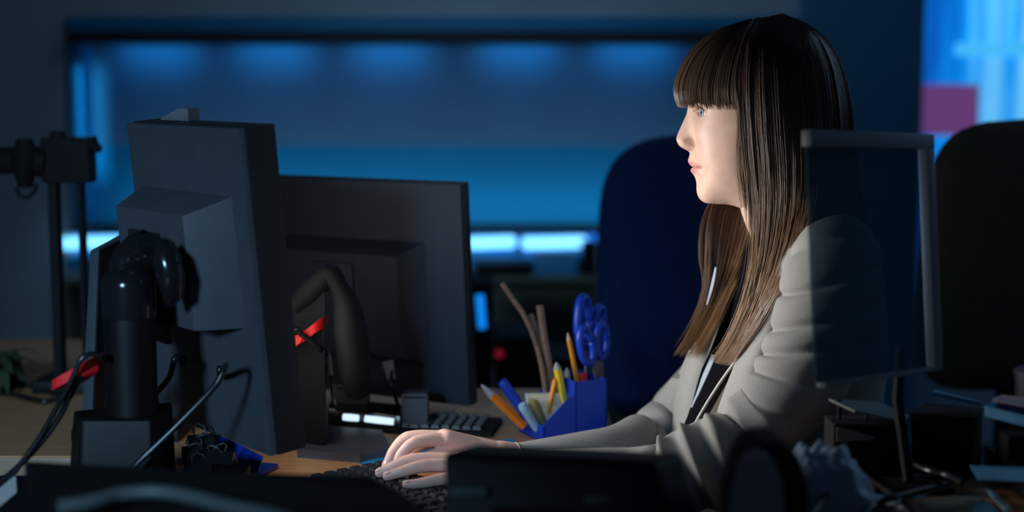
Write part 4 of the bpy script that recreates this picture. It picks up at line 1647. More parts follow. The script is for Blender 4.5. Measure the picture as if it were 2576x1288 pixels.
# keyboards: tray plus keys
def keyboard(name, label, c, yaw, w, dep, z, cols, rows, tilt=0.025, wave=0.0):
    t = thing(name, label, 'keyboard', (c[0], c[1], z))
    R = Matrix.Rotation(yaw, 3, 'Z')
    mb = MB()
    o = Vector((c[0], c[1], z))
    bot = [o + R @ Vector((sx * w / 2, sy * dep / 2, 0.0)) for sx, sy in ((-1, -1), (1, -1), (1, 1), (-1, 1))]
    top = [o + R @ Vector((sx * (w / 2 - 0.002), sy * (dep / 2 - 0.002), 0.007 + (sy + 1) * tilt * dep / 2)) for sx, sy in ((-1, -1), (1, -1), (1, 1), (-1, 1))]
    mb.hexa(bot, top, bevel=0.002)
    mb.build('tray', M['black_soft'], t)
    mb = MB()
    kw, kd = (w - 0.02) / cols, (dep - 0.02) / rows
    for r_ in range(rows):
        y = -dep / 2 + 0.01 + (r_ + 0.5) * kd
        x = 0
        while x < cols:
            span = 1
            if r_ == 0 and x == cols // 4:
                span = 5
            elif x == cols - 5 or x == cols - 9:
                x += 0.5
                if x >= cols:
                    break
            cx_ = -w / 2 + 0.01 + (x + span / 2) * kw
            if cx_ + kw / 2 > w / 2 - 0.004:
                break
            zt_ = 0.0075 + (y + dep / 2) * tilt
            q0 = [o + R @ Vector((cx_ + sx * (kw * span / 2 - 0.0012), y + sy * (kd / 2 - 0.0012), zt_)) for sx, sy in ((-1, -1), (1, -1), (1, 1), (-1, 1))]
            q1 = [o + R @ Vector((cx_ + sx * (kw * span / 2 - 0.0034), y + sy * (kd / 2 - 0.0034), zt_ + 0.006)) for sx, sy in ((-1, -1), (1, -1), (1, 1), (-1, 1))]
            mb.hexa(q0, q1)
            x += span
    mb.build('keys', M['key'], t, angle=20)
    return t


ka, kb = dpx(885, 1224, DZ), dpx(1165, 1350, DZ)
kc = (ka + kb) / 2
keyboard('keyboard', 'black keyboard under the hands of the woman', (kc.x + 0.022, kc.y - 0.005), math.atan2(kb.y - ka.y, kb.x - ka.x) , 0.40, 0.135, DZ + 0.0005, 20, 6)
kd_ = dpx(1120, 1078, DZ)
keyboard('keyboard', 'dark keyboard on the desk in front of the second monitor', (kd_.x, kd_.y), -0.16, 0.165, 0.10, DZ + 0.0005, 9, 5)

# blue folder under the hands
mb = MB()
slab(mb, [dpx(905, 1168, DZ + 0.0005), dpx(1010, 1130, DZ + 0.0005), dpx(1290, 1106, DZ + 0.0005), dpx(1310, 1124, DZ + 0.0005), dpx(1100, 1150, DZ + 0.0005)], 0.0018, (0, 0, 1))
f_ = mb.build('folder', M['bluefolder'], angle=20)
tag(f_, 'bright blue plastic folder lying flat under the hands of the woman', 'folder')

# device with two lamp reflections put in as glowing bars, boxes and cable clutter under the second monitor
a_ = dpx(915, 1092, DZ)
t = thing('docking_station', 'black device with two white lamp reflections as glowing bars, in front of the second monitor', 'device', (a_.x, a_.y, DZ))
ya = a_.y + 0.02
mb = MB()
mb.hexa([(P(822, 1090, ya).x, ya, DZ), (P(1010, 1090, ya).x, ya - 0.02, DZ), (P(1005, 1090, ya).x, ya + 0.05, DZ), (P(822, 1090, ya).x, ya + 0.06, DZ)],
        [(P(822, 1030, ya).x, ya + 0.005, P(822, 1028, ya).z), (P(1010, 1030, ya).x, ya - 0.015, P(1010, 1040, ya).z), (P(1005, 1030, ya).x, ya + 0.05, P(1010, 1034, ya).z), (P(822, 1030, ya).x, ya + 0.06, P(822, 1022, ya).z)], bevel=0.003)
mb.build('case', M['gloss_black'], t)
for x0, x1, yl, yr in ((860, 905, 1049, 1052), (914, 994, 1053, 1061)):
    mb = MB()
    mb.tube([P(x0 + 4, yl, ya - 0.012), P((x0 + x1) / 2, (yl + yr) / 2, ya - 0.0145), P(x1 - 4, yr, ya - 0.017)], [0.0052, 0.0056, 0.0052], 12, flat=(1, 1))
    mb.build('reflection_bar', M['reflectbar'], t)
for nm, lb, x0, x1, y0, y1, d_ in (('power_adapter', 'dark power adapter lying behind the device with lamp reflection bars', 838, 925, 968, 1000, 2.13),
                                   ('card_reader', 'small dark box at the foot of the second monitor, above the keyboard', 1010, 1076, 990, 1042, 2.085)):
    t = thing(nm, lb, nm.replace('_', ' '), (P((x0 + x1) / 2, y1, d_).x, d_, DZ))
    a, b = P(x0, y0, d_), P(x1, y1, d_)
    mb = MB()
    mb.box(((a.x + b.x) / 2, d_ + 0.02, (a.z + DZ) / 2), (b.x - a.x, 0.04, a.z - DZ), bevel=0.004)
    mb.build('case', M['mon_back'], t)
    mb = MB()
    mb.box(((a.x + b.x) / 2, d_ - 0.0005, a.z - 0.006), ((b.x - a.x) * 0.8, 0.001, 0.003))
    mb.build('slot', M['gloss_black'], t)
cable('cable', 'thin cable with a pale plug hanging beside the second monitor stand', [P(790, 850, 1.99), P(812, 868, 1.98), P(828, 905, 1.985), P(832, 950, 2.0), P(840, 1010, 2.05), dpx(860, 1050, DZ + 0.004)], 0.0028)
mb = rod(P(822, 888, 1.975), P(830, 942, 1.985), 0.0055, 0.0045)
tag(mb.build('cable_plug', M['grey_plastic']), 'pale grey plug on the thin cable beside the second monitor stand', 'plug')
cable('cable', 'black cable dropping from under the second monitor housing', [m2p(0.03, -0.01, -0.10), P(985, 925, 2.08), P(985, 960, 2.07), dpx(1010, 1046, DZ + 0.004)], 0.003)
mb = rod(P(975, 908, 2.08), P(985, 955, 2.075), 0.009, 0.006)
tag(mb.build('cable_plug', M['grey_plastic']), 'grey plug under the centre of the second monitor', 'plug')

# red straps and the cables they hold
def strap(name, label, pts, width, thick=0.0012, n=40):
    """pts: (point, direction of its width)"""
    pp = cr([tuple(p[0]) for p in pts], n)
    rows = []
    ws = cr([tuple(p[1]) for p in pts], n)
    for i in range(n):
        u = Vector(ws[i]).normalized() * width / 2
        c = Vector(pp[i])
        rows.append([c - u, c - u * 0.33, c + u * 0.33, c + u])
    mb = MB()
    mb.grid(rows, thick)
    return tag(mb.build(name, M['red']), label, 'strap')


SD = 1.622
up_ = Vector((0.1, 0, 1))
strap('cable_strap', 'red strap tying black cables to the thick column stand at left',
      [(P(262, 900, SD - 0.01), up_), (P(240, 908, SD - 0.035), up_), (P(205, 928, SD - 0.05), up_), (P(165, 950, SD - 0.055), up_), (P(138, 966, SD - 0.05), up_), (P(134, 968, SD - 0.03), up_),
       (P(165, 962, SD - 0.022), up_), (P(205, 950, SD - 0.015), up_), (P(246, 925, SD + 0.0), up_)], 0.0125)
strap('cable_strap', 'red strap looped round the second monitor stand',
      [(P(714, 822, 2.0), up_), (P(716, 850, 1.955), up_), (P(742, 858, 1.935), up_), (P(770, 842, 1.93), up_), (P(796, 822, 1.928), up_), (P(820, 808, 1.945), up_), (P(824, 806, 2.02), up_)], 0.0155)
strap('cable_strap', 'loose red strap tail beside the dark edge of the large monitor',
      [(P(716, 880, 1.935), Vector((0.3, 0, 1))), (P(735, 870, 1.927), Vector((0.4, 0, 1))), (P(762, 848, 1.925), Vector((0.5, 0, 1)))], 0.016)
cable('cable', 'black cable looped over the red strap on the thick column stand',
      [P(262, 905, SD - 0.04), P(250, 895, SD - 0.056), P(228, 890, SD - 0.062), P(205, 903, SD - 0.066), P(190, 935, SD - 0.066), P(172, 972, SD - 0.064), P(140, 1030, SD - 0.06), P(100, 1100, SD - 0.058), P(50, 1170, SD - 0.06), P(-20, 1262, SD - 0.06)], 0.0032)
cable('cable', 'black cable running beside the looped one from the red strap to the lower left corner',
      [P(190, 945, SD - 0.058), P(178, 980, SD - 0.056), P(160, 1030, SD - 0.05), P(118, 1095, SD - 0.05), P(60, 1160, SD - 0.052), P(-20, 1230, SD - 0.052)], 0.0034)
mb = rod(P(200, 945, SD - 0.05), P(172, 1000, SD - 0.05), 0.006, 0.0045)
tag(mb.build('cable', M['cable']), 'short black cable end tucked under the red strap at left', 'cable')
mb = MB()
mb.tube([P(725, 838, 1.927), P(733, 828, 1.922), P(748, 829, 1.922), P(757, 840, 1.924), P(775, 852, 1.925), P(800, 875, 1.93), P(820, 892, 1.97)], 0.0042, 10)
tag(mb.build('cable', M['cable']), 'black cable held by the red strap on the second monitor stand', 'cable')

# cables hanging from the large monitor
a = m1p(-0.039, -0.012, -0.112)
cable('cable', 'black cable hanging from the left half of the large monitor back', [a + Vector((0, 0, 0.012)), a, P(440, 900, 1.665), P(425, 950, 1.69), P(385, 1000, 1.72), P(362, 1050, 1.735), P(350, 1120, 1.735), Vector((P(350, 1120, 1.735).x, 1.735, DZ + 0.006))], 0.0038)
a = m1p(0.058, -0.012, -0.11)
cable('cable', 'black cable curving from the large monitor down to the left past its stand', [a + Vector((0, 0, 0.012)), a, P(568, 920, 1.60), P(545, 965, 1.59), P(490, 1025, 1.58), P(420, 1095, 1.57), P(340, 1172, 1.56), P(290, 1230, 1.56)], 0.0038)

# blue tray with black clips, under the large monitor
ty = 1.78
t = thing('letter_tray', 'navy blue plastic tray on the desk under the large monitor', 'tray', (P(580, 1180, ty).x, ty, DZ))
mb = MB()
q = [P(508, 1090, 1.83), P(560, 1098, 1.80), P(660, 1150, 1.77), P(648, 1190, 1.76), P(520, 1190, 1.77)]
slab(mb, [(p.x, p.y, max(p.z, DZ + 0.002)) for p in q], 0.003, (0.3, 0.9, 0.1))
mb.build('side_wall', M['bluepl'], t, angle=20)
mb = MB()
c0_ = (P(580, 1150, 1.82).x, 1.82)
mb.box((c0_[0], c0_[1] + 0.015, DZ + 0.004), (0.085, 0.10, 0.006), rot3(-0.3), bevel=0.002)
mb.build('base', M['navypl'], t)
cg = 'black binder clips beside the navy tray'
for i, (px, py, d_, yw, lb) in enumerate(((505, 1108, 1.72, 0.5, 'black binder clip under the large monitor, topmost of its pile'),
                                          (492, 1138, 1.70, 0.2, 'black binder clip under the large monitor, in the middle of its pile'),
                                          (545, 1150, 1.68, -0.3, 'black binder clip under the large monitor, largest of the pile'),
                                          (500, 1175, 1.68, 0.1, 'black binder clip under the large monitor, lowest of its pile at left'))):
    c = P(px, py, d_)
    t = thing('binder_clip', lb, 'clip', c, cg)
    R = rot3(yw, 0.25 - 0.2 * i)
    w_ = 0.034 if i != 2 else 0.05
    mb = MB()
    bot = [c + R @ Vector(v) for v in ((-w_ / 2, -0.011, -0.007), (w_ / 2, -0.011, -0.007), (w_ / 2, 0.011, -0.007), (-w_ / 2, 0.011, -0.007))]
    tp = [c + R @ Vector(v) for v in ((-w_ / 2, -0.002, 0.008), (w_ / 2, -0.002, 0.008), (w_ / 2, 0.002, 0.008), (-w_ / 2, 0.002, 0.008))]
    mb.hexa(bot, tp, bevel=0.001)
    mb.build('spring', M['gloss_black'], t)
    for sg in (-1, 1):
        mb = MB()
        mb.tube([c + R @ Vector(v) for v in ((-0.008, sg * 0.002, 0.006), (-0.007, sg * 0.012, 0.013), (0, sg * 0.016, 0.016), (0.007, sg * 0.012, 0.013), (0.008, sg * 0.002, 0.006))], 0.0012, 6)
        mb.build('lever', M['steel'], t)
c = P(540, 1200, 1.69)
t = thing('desk_caddy', 'low black caddy holding the binder clips under the large monitor', 'caddy', (c.x, c.y, DZ))
mb = MB()
zt_ = P(540, 1180, 1.69).z
mb.hexa([(P(458, 1200, 1.69).x, 1.66, DZ), (P(618, 1200, 1.69).x, 1.645, DZ), (P(618, 1200, 1.69).x, 1.71, DZ), (P(458, 1200, 1.69).x, 1.715, DZ)],
        [(P(455, 1165, 1.69).x, 1.655, zt_ - 0.002), (P(622, 1165, 1.69).x, 1.64, zt_), (P(622, 1165, 1.69).x, 1.715, zt_), (P(455, 1165, 1.69).x, 1.72, zt_ - 0.002)], bevel=0.003)
mb.build('body', M['black'], t)
mb = MB()
mb.sphere(dpx(462, 1158, DZ + 0.004), 0.012, 8, (1.0, 0.6, 0.3))
M['teal'] = mat('teal_plastic', (0.02, 0.22, 0.25), 0.4, vary=0.05)
tag(mb.build('eraser', M['teal']), 'small teal eraser on the desk beside the black clips', 'eraser')

# ------------------------------------------------------------------ pen organizer
K = dpx(1367, 1116, DZ)
yw = math.radians(24)
U = Vector((math.cos(yw), math.sin(yw), 0))
V = Vector((-math.sin(yw), math.cos(yw), 0))


def og(u, v, z):
    return K + U * u + V * v + Vector((0, 0, z))


t = thing('pen_organizer', 'bright blue stepped pen organizer on the desk beside the second monitor', 'organizer', og(0.05, 0.04, 0))
th = 0.003
z0, z1, z2 = 0.026, 0.068, 0.088
UL, VL, UM = 0.106, 0.088, 0.052
mb = MB()
slab(mb, [og(0, 0, 0.0), og(0, VL, 0.0), og(0, VL, z0), og(0, 0, z0)], th, U)
mb.build('front_wall', M['bluepl'], t, angle=20)
for v_ in (0, VL - th):
    mb = MB()
    slab(mb, [og(0, v_, 0), og(UM, v_, 0), og(UM, v_, z1), og(0.042, v_, z1 - 0.003), og(0, v_, z0)], th, V)
    mb.build('side_wall', M['bluepl'], t, angle=20)
mb = MB()
slab(mb, [og(UM, 0, 0), og(UL, 0, 0), og(UL, 0, z2), og(UM, 0, z2)], th, V)
slab(mb, [og(UM, VL, 0), og(UL, VL, 0), og(UL, VL, z2), og(UM, VL, z2)], th, -V)
slab(mb, [og(UM, 0, 0), og(UM, VL, 0), og(UM, VL, z2), og(UM, 0, z2)], th, U)
slab(mb, [og(UL, 0, 0), og(UL, VL, 0), og(UL, VL, z2), og(UL, 0, z2)], th, -U)
mb.build('tall_cup', M['bluepl'], t, angle=20)
mb = MB()
slab(mb, [og(0, 0, 0.0), og(UL, 0, 0.0), og(UL, VL, 0.0), og(0, VL, 0.0)], 0.0025, (0, 0, 1))
slab(mb, [og(0.0, VL * 0.5, 0.0), og(UM, VL * 0.5, 0.0), og(UM, VL * 0.5, z1 * 0.85), og(0, VL * 0.5, z0 * 0.9)], 0.002, V)
mb.build('base', M['navypl'], t, angle=20)

DO = K.y + 0.04


def pencil(name, label, p0, p1, r, body_m, tip_m, tip=0.10, cat='pencil', capm=None, blunt=False):
    """p0 = tip, p1 = lower end"""
    p0, p1 = Vector(p0), Vector(p1)
    t_ = thing(name, label, cat, p1)
    a = p0.lerp(p1, tip)
    rod(a, p1, r, r, 6 if not blunt else 12).build('barrel', body_m, t_, angle=25)
    mb_ = MB()
    mb_.tube([p0, p0.lerp(a, 0.3), a], [r * 0.25, r * 0.5, r * 0.98] if not blunt else [r * 0.85, r * 1.02, r * 1.02], 10)
    mb_.build('tip' if not blunt else 'cap', tip_m, t_)
    return t_


pencil('pencil', 'slim orange pencil standing upright in the tall cup of the blue organizer', P(1428, 838, DO + 0.02), P(1462, 1010, DO + 0.03), 0.0040, M['pencil'], M['wood_light'], 0.10)
pencil('pencil', 'short orange pencil end beside the yellow pen in the organizer', P(1398, 950, DO), P(1378, 1040, DO), 0.0045, M['pencil'], M['pencil'], 0.1)
pencil('marker', 'orange marker leaning far out of the front of the blue organizer', P(1211, 968, DO - 0.02), P(1318, 1072, DO - 0.005), 0.0072, M['orange'], M['grey_plastic'], 0.24, 'marker')
pencil('highlighter', 'bright blue highlighter leaning out of the front of the organizer', P(1262, 958, DO - 0.01), P(1345, 1072, DO - 0.002), 0.0078, M['bluepl'], M['bluepl'], 0.12, 'highlighter', blunt=True)
M['olive'] = mat('olive_plastic', (0.30, 0.27, 0.10), 0.4, vary=0.1)
M['paleblue'] = mat('pale_blue_plastic', (0.32, 0.52, 0.62), 0.35, vary=0.1)
pencil('marker', 'pale blue marker lying low in the front compartment of the organizer', P(1312, 1018, DO - 0.03), P(1352, 1078, DO - 0.012), 0.0070, M['paleblue'], M['paleblue'], 0.2, 'marker', blunt=True)
pencil('marker', 'olive green marker beside the pale blue one in the organizer', P(1338, 1008, DO - 0.022), P(1372, 1076, DO + 0.0), 0.0062, M['olive'], M['olive'], 0.2, 'marker', blunt=True)
pencil('pen', 'yellow pen with a pale tip in the middle of the organizer', P(1399, 912, DO + 0.0), P(1420, 1020, DO + 0.01), 0.0068, M['yellow'], M['grey_plastic'], 0.14, 'pen')
pencil('pen', 'grey pen hidden between the yellow pen and the orange pencil', P(1426, 925, DO + 0.03), P(1432, 1030, DO + 0.02), 0.0050, M['grey_plastic'], M['grey_plastic'], 0.14, 'pen')
pencil('marker', 'red capped marker low in the tall cup behind the orange pencil', P(1466, 938, DO + 0.04), P(1475, 1040, DO + 0.03), 0.0068, M['red'], M['red'], 0.3, 'marker', blunt=True)
for lb, pts, r, mm in (('long brown stick curving to the left out of the organizer, tallest of the three', [P(1262, 712, DO + 0.03), P(1290, 752, DO + 0.03), P(1322, 800, DO + 0.03), P(1350, 870, DO + 0.03), P(1366, 940, DO + 0.02), P(1378, 1040, DO + 0.01)], 0.0042, 'brown_stick'),
                       ('short brown stick close behind the curved one in the organizer', [P(1336, 790, DO + 0.05), P(1362, 870, DO + 0.04), P(1384, 960, DO + 0.03), P(1392, 1040, DO + 0.02)], 0.0045, 'brown_stick'),
                       ('straight brown stick with a pink end, between curved stick and yellow pen', [P(1358, 768, DO + 0.04), P(1368, 840, DO + 0.035), P(1383, 930, DO + 0.03), P(1398, 1030, DO + 0.02)], 0.0060, 'brown_stick')):
    mb = MB()
    mb.tube(smooth_path(pts, 24), r, 8)
    tag(mb.build('stick', M[mm]), lb, 'stick', 'brown sticks in the pen organizer')
M['darkknob'] = mat('dark_bead', (0.05, 0.06, 0.09), 0.5, vary=0.1)
# stack of cards
t = thing('card_stack', 'stack of pale printed cards standing in the front of the organizer', 'cards', og(0.03, 0.05, 0.003))
for i in range(3):
    mb = MB()
    o_ = V * (0.004 * i)
    slab(mb, [P(1330, 1062, DO - 0.012) + o_, P(1426, 1052, DO + 0.006) + o_, P(1426, 990, DO + 0.006) + o_, P(1328, 992, DO - 0.012) + o_], 0.0014, V)
    mb.build('card', M['paper_print'] if i == 0 else M['paper'], t, angle=20)


# scissors
def scissors(label, c, R, k, group=None):
    t_ = thing('scissors', label, 'scissors', c)
    c = Vector(c)

    def lp(cx_, cz_, rx, rz, ang, r):
        pts = []
        for i in range(29):
            a = 2 * math.pi * i / 28
            x, z = rx * math.cos(a), rz * math.sin(a)
            pts.append(c + R @ Vector((cx_ + x * math.cos(ang) - z * math.sin(ang), 0, cz_ + x * math.sin(ang) + z * math.cos(ang))) * k)
        m_ = MB()
        m_.tube(pts, r * k, 8)
        return m_
    lp(-0.017, 0.055, 0.013, 0.026, 0.15, 0.0052).build('handle', M['bluepl'], t_, True, None)
    lp(0.017, 0.048, 0.012, 0.022, -0.2, 0.0052).build('handle', M['bluepl'], t_, True, None)
    for sg in (-1, 1):
        m_ = MB()
        m_.hexa([c + R @ Vector((sg * 0.001 - 0.001, -0.002 + sg * 0.0012, -0.06)) * k, c + R @ Vector((sg * 0.001 + 0.001, -0.002 + sg * 0.0012, -0.06)) * k,
                 c + R @ Vector((sg * 0.001 + 0.001, 0.0 + sg * 0.0012, -0.06)) * k, c + R @ Vector((sg * 0.001 - 0.001, 0.0 + sg * 0.0012, -0.06)) * k],
                [c + R @ Vector((sg * 0.008 - 0.006, -0.002 + sg * 0.0012, 0.03)) * k, c + R @ Vector((sg * 0.008 + 0.006, -0.002 + sg * 0.0012, 0.03)) * k,
                 c + R @ Vector((sg * 0.008 + 0.006, 0.0 + sg * 0.0012, 0.03)) * k, c + R @ Vector((sg * 0.008 - 0.006, 0.0 + sg * 0.0012, 0.03)) * k])
        m_.build('blade', M['steel'], t_)
    return t_


scissors('blue handled scissors standing tallest in the organizer, behind the orange pencil', P(1478, 940, DO + 0.055), rot3(1.05, 0, 0.12), 1.45)
scissors('blue handled scissors at the right edge of the tall organizer cup', P(1508, 955, DO + 0.03), rot3(0.9, 0, -0.25), 1.15)

# ------------------------------------------------------------------ dim devices behind the second monitor
t = thing('tower_computer', 'dark computer with an upright blue lit display strip beside the second monitor', 'computer', P(1215, 990, 3.3))
mb = MB()
a, b = P(1150, 715, 3.3), P(1240, 1010, 3.3)
mb.box(((a.x + b.x) / 2, 3.4, (a.z + b.z) / 2), (b.x - a.x, 0.2, a.z - b.z), bevel=0.006)
mb.build('case', M['black_soft'], t)
mb = MB()
a, b = P(1198, 742, 3.295), P(1220, 828, 3.295)
mb.hexa([P(1203, 828, 3.297), P(1224, 826, 3.297), P(1224, 826, 3.290), P(1203, 828, 3.290)], [P(1196, 742, 3.297), P(1217, 740, 3.297), P(1217, 740, 3.290), P(1196, 742, 3.290)], bevel=0.001)
mb.build('display_strip', M['bluebar'], t)
mb = MB()
mb.sphere(P(1256, 890, 3.17), 0.011, 8)
bx = thing('printer', 'low dark printer with a small red light, behind the pen organizer', 'printer', P(1370, 1000, 3.3))
mb2 = MB()
a, b = P(1244, 845, 3.2), P(1345, 1010, 3.2)
mb2.box(((a.x + b.x) / 2, 3.3, (a.z + b.z) / 2), (b.x - a.x, 0.24, a.z - b.z), bevel=0.015, seg=3)
a, b = P(1349, 900, 3.2), P(1470, 1010, 3.2)
mb2.box(((a.x + b.x) / 2, 3.3, (a.z + b.z) / 2), (b.x - a.x + 0.01, 0.22, a.z - b.z), bevel=0.015, seg=3)
mb2.build('body', M['black_soft'], bx)
mb.build('power_light', M['redled'], bx)
tz = P(1300, 1012, 3.3).z
desk('office_desk', 'dark far desk behind the pen organizer carrying computer and printer', -0.75, 0.22, 3.0, 3.75, tz)

# ------------------------------------------------------------------ black rig at the left edge
t = thing('equipment_rig', 'black equipment rig with two posts and a side arm at the left edge', 'rig', (P(170, 975, 2.40).x, 2.42, DZ))
for x0, x1 in ((118, 160), (192, 222)):
    mb = MB()
    a, b = P(x0, 400, 2.4), P(x1, 972, 2.4)
    mb.box(((a.x + b.x) / 2, 2.41, (a.z + DZ) / 2 + 0.01), (b.x - a.x, 0.03, a.z - DZ - 0.02), bevel=0.004)
    mb.build('post', M['black_soft'], t)
mb = MB()
a, b = P(105, 345, 2.4), P(232, 460, 2.4)
mb.box(((a.x + b.x) / 2, 2.41, (a.z + b.z) / 2), (b.x - a.x, 0.05, a.z - b.z), bevel=0.008)
mb.build('head', M['black_soft'], t)
mb = MB()
mb.tube([P(-60, 408, 2.4), P(60, 402, 2.4), P(120, 410, 2.4)], [0.022, 0.024, 0.028], 12)
mb.build('arm', M['black_soft'], t)
mb = MB()
mb.tube([P(62, 350, 2.39), P(62, 400, 2.385), P(64, 470, 2.39)], [0.014, 0.024, 0.012], 12)
mb.build('clamp', M['black_soft'], t)
mb = MB()
mb.tube([P(225, 352, 2.4), P(240, 372, 2.4), P(254, 376, 2.4)], [0.014, 0.010, 0.006], 10)
mb.build('knob', M['black_soft'], t)
mb = MB()
mb.tube([P(145, 330, 2.4), P(145, 350, 2.4)], [0.012, 0.014], 10)
mb.build('knob', M['black_soft'], t)
mb = MB()
mb.tube([P(40, 470, 2.395), P(48, 492, 2.395), P(70, 497, 2.395), P(88, 480, 2.395), P(92, 462, 2.395)], 0.004, 8)
mb.build('wire_hook', M['black_soft'], t)
mb = MB()
a, b = P(95, 955, 2.4), P(238, 978, 2.4)
mb.box(((a.x + b.x) / 2, 2.43, DZ + 0.012), (b.x - a.x, 0.13, 0.022), bevel=0.005)
mb.build('base', M['black'], t)
# cable clutter and a small plant beside it
t = thing('potted_plant', 'small dark plant on the wooden desk beside the black rig', 'plant', (P(12, 960, 2.42).x, 2.42, DZ))
mb = MB()
q = P(-10, 960, 2.42)
mb.lathe([(0.035, 0.0), (0.045, 0.05), (0.048, 0.052), (0.044, 0.052), (0.04, 0.045), (0.001, 0.044)], (q.x, 2.42, DZ + 0.0005), sides=24)
mb.build('pot', M['black'], t)
mb = MB()
for i in range(46):
    a = rng.random() * 6.28
    ln = 0.05 + 0.05 * rng.random()
    el = 0.05 + 0.9 * rng.random()
    b_ = Vector((q.x, 2.42, DZ + 0.05))
    d_ = Vector((math.cos(a) * math.cos(el), math.sin(a) * math.cos(el), math.sin(el)))
    s_ = d_.cross(Vector((0, 0, 1))).normalized()
    rows = []
    for k in range(6):
        f = k / 5
        c = b_ + d_ * ln * f + Vector((0, 0, -0.05 * f * f))
        w_ = 0.011 * math.sin(math.pi * min(0.98, f * 0.9 + 0.08))
        rows.append([c - s_ * w_, c, c + s_ * w_])
    mb.grid(rows, 0.0006)
mb.build('foliage', M['leaf'], t)
cable('cable', 'dark cable lying in a loop on the wooden desk at the left edge', [dpx(-20, 930, DZ + 0.005), dpx(60, 965, DZ + 0.005), dpx(120, 985, DZ + 0.005), dpx(150, 1000, DZ + 0.005), dpx(110, 1010, DZ + 0.005), dpx(20, 990, DZ + 0.005), dpx(-40, 985, DZ + 0.005)], 0.005)

# ------------------------------------------------------------------ dark equipment along the bottom edge
NZ = 0.80
t = thing('equipment_case', 'wide black flat-topped case across the bottom left, grey cable on it', 'case', (-0.30, 1.15, NZ))
zt_ = 0.885
ztb = P(300, 1160, 1.32).z
mb = MB()
ca_ = [dpx(62, 1160, 0.872), dpx(500, 1185, 0.872), dpx(930, 1199, 0.872), dpx(985, 1225, 0.865), dpx(1075, 1290, 0.858), dpx(1075, 1480, 0.85), dpx(40, 1480, 0.85), dpx(62, 1290, 0.858)]
n8 = len(ca_)
mb.add([(p.x, p.y, NZ + 0.0005) for p in ca_] + [tuple(p) for p in ca_], [tuple(range(n8 - 1, -1, -1)), tuple(range(n8, 2 * n8))] + [(i_, (i_ + 1) % n8, n8 + (i_ + 1) % n8, n8 + i_) for i_ in range(n8)])
mb.build('body', M['black_soft'], t)
mb = MB()
zz = lambda y: 0.855 + (y - 1.02) / 0.29 * 0.02
mb.tube(smooth_path([dpx(x, y, 0.880) for x, y in ((150, 1275), (230, 1262), (300, 1243), (400, 1237), (480, 1250), (580, 1275), (700, 1300), (760, 1330))], 50), 0.0065, 12)
tag(mb.build('cable', M['cable_grey']), 'thick grey cable draped over the wide black case', 'cable')
mb = MB()
q = [dpx(-30, 1255, NZ + 0.001), dpx(40, 1195, NZ + 0.001), dpx(42, 1240, NZ + 0.001), dpx(0, 1275, NZ + 0.001), dpx(-30, 1290, NZ + 0.001)]
slab(mb, [(p.x, p.y, NZ + 0.001) for p in q], 0.0008, (0, 0, 1))
tag(mb.build('paper_sheet', M['paper']), 'pale sheet of paper at the lower left corner beside the cables', 'paper')

# monitor turned away in front of the forearms
fd = 1.24
t = thing('monitor', 'dark out of focus monitor back in front of the forearms of the woman', 'monitor', (P(1380, 1288, fd).x, fd, NZ))
mb = MB()
tl, tr2 = P(1112, 1137, fd), P(1642, 1160, fd - 0.02)
br, bl = P(1712, 1420, fd - 0.06), P(1122, 1420, fd - 0.04)
dv = Vector((0.03, 0.035, 0.0))
mb.hexa([bl, br, br + dv, bl + dv], [tl, tr2, tr2 + dv, tl + dv], bevel=0.008, seg=3)
mb.build('casing', M['black'], t)
mb = MB()
q = [P(1235, 1262, fd - 0.012), P(1455, 1270, fd - 0.02), P(1470, 1420, fd - 0.05), P(1215, 1420, fd - 0.045)]
q2 = [p + Vector((0, -0.03, -0.004)) for p in q]
mb.hexa([q2[3], q2[2], q[2], q[3]], [q2[0], q2[1], q[1], q[0]], bevel=0.006, seg=3)
mb.build('rear_housing', M['mon_edge'], t)
for x0, x1, y0 in ((1135, 1226, 1224), (1468, 1572, 1246)):
    mb = MB()
    a, b = P(x0, y0, fd - 0.025), P(x1, y0 + 26, fd - 0.03)
    mb.box(((a.x + b.x) / 2, (a.y + b.y) / 2 + 0.002, (a.z + b.z) / 2), (b.x - a.x, 0.010, a.z - b.z), bevel=0.003)
    M.setdefault('vent', mat('green_grey_vent', (0.07, 0.12, 0.11), 0.6, vary=0.1))
    mb.build('vent_strip', M['vent'], t)
mb = MB()
q = P(1400, 1420, fd - 0.04)
mb.box((q.x, fd + 0.0, NZ + 0.0055), (0.16, 0.10, 0.010), bevel=0.003)
mb.build('foot', M['black'], t)

# grey rounded speaker
sdp = 1.2
t = thing('desk_speaker', 'rounded grey speaker with a black shell near the bottom edge', 'speaker', (P(1895, 1288, sdp).x, sdp, NZ))
mb = MB()
rows = []
zb = NZ + 0.001


def archshape(cx_, w_, ztop, y_, n=28):
    pts = []
    for i in range(n + 1):
        a = math.pi * i / n
        pts.append(Vector((cx_ - w_ / 2 * math.copysign(abs(math.cos(a)) ** 0.75, math.cos(a)), y_, zb + (ztop - zb) * abs(math.sin(a)) ** 0.62)))
    return pts


xc = P(1893, 1200, sdp).x
ztp = P(1880, 1118, sdp).z
mb.loft([archshape(xc, 0.040, ztp - 0.006, sdp - 0.035), archshape(xc, 0.049, ztp, sdp - 0.032), archshape(xc, 0.049, ztp, sdp - 0.02), archshape(xc, 0.049, ztp, sdp - 0.018)], True)
mb.build('grille', M['greyfab'], t)
mb = MB()
xs = xc + 0.014
mb.loft([archshape(xs, 0.070, ztp + 0.004, sdp - 0.018), archshape(xs, 0.075, ztp + 0.006, sdp - 0.012), archshape(xs, 0.075, ztp + 0.004, sdp + 0.05), archshape(xs, 0.06, ztp - 0.01, sdp + 0.06)], True)
mb.build('shell', M['black_soft'], t)

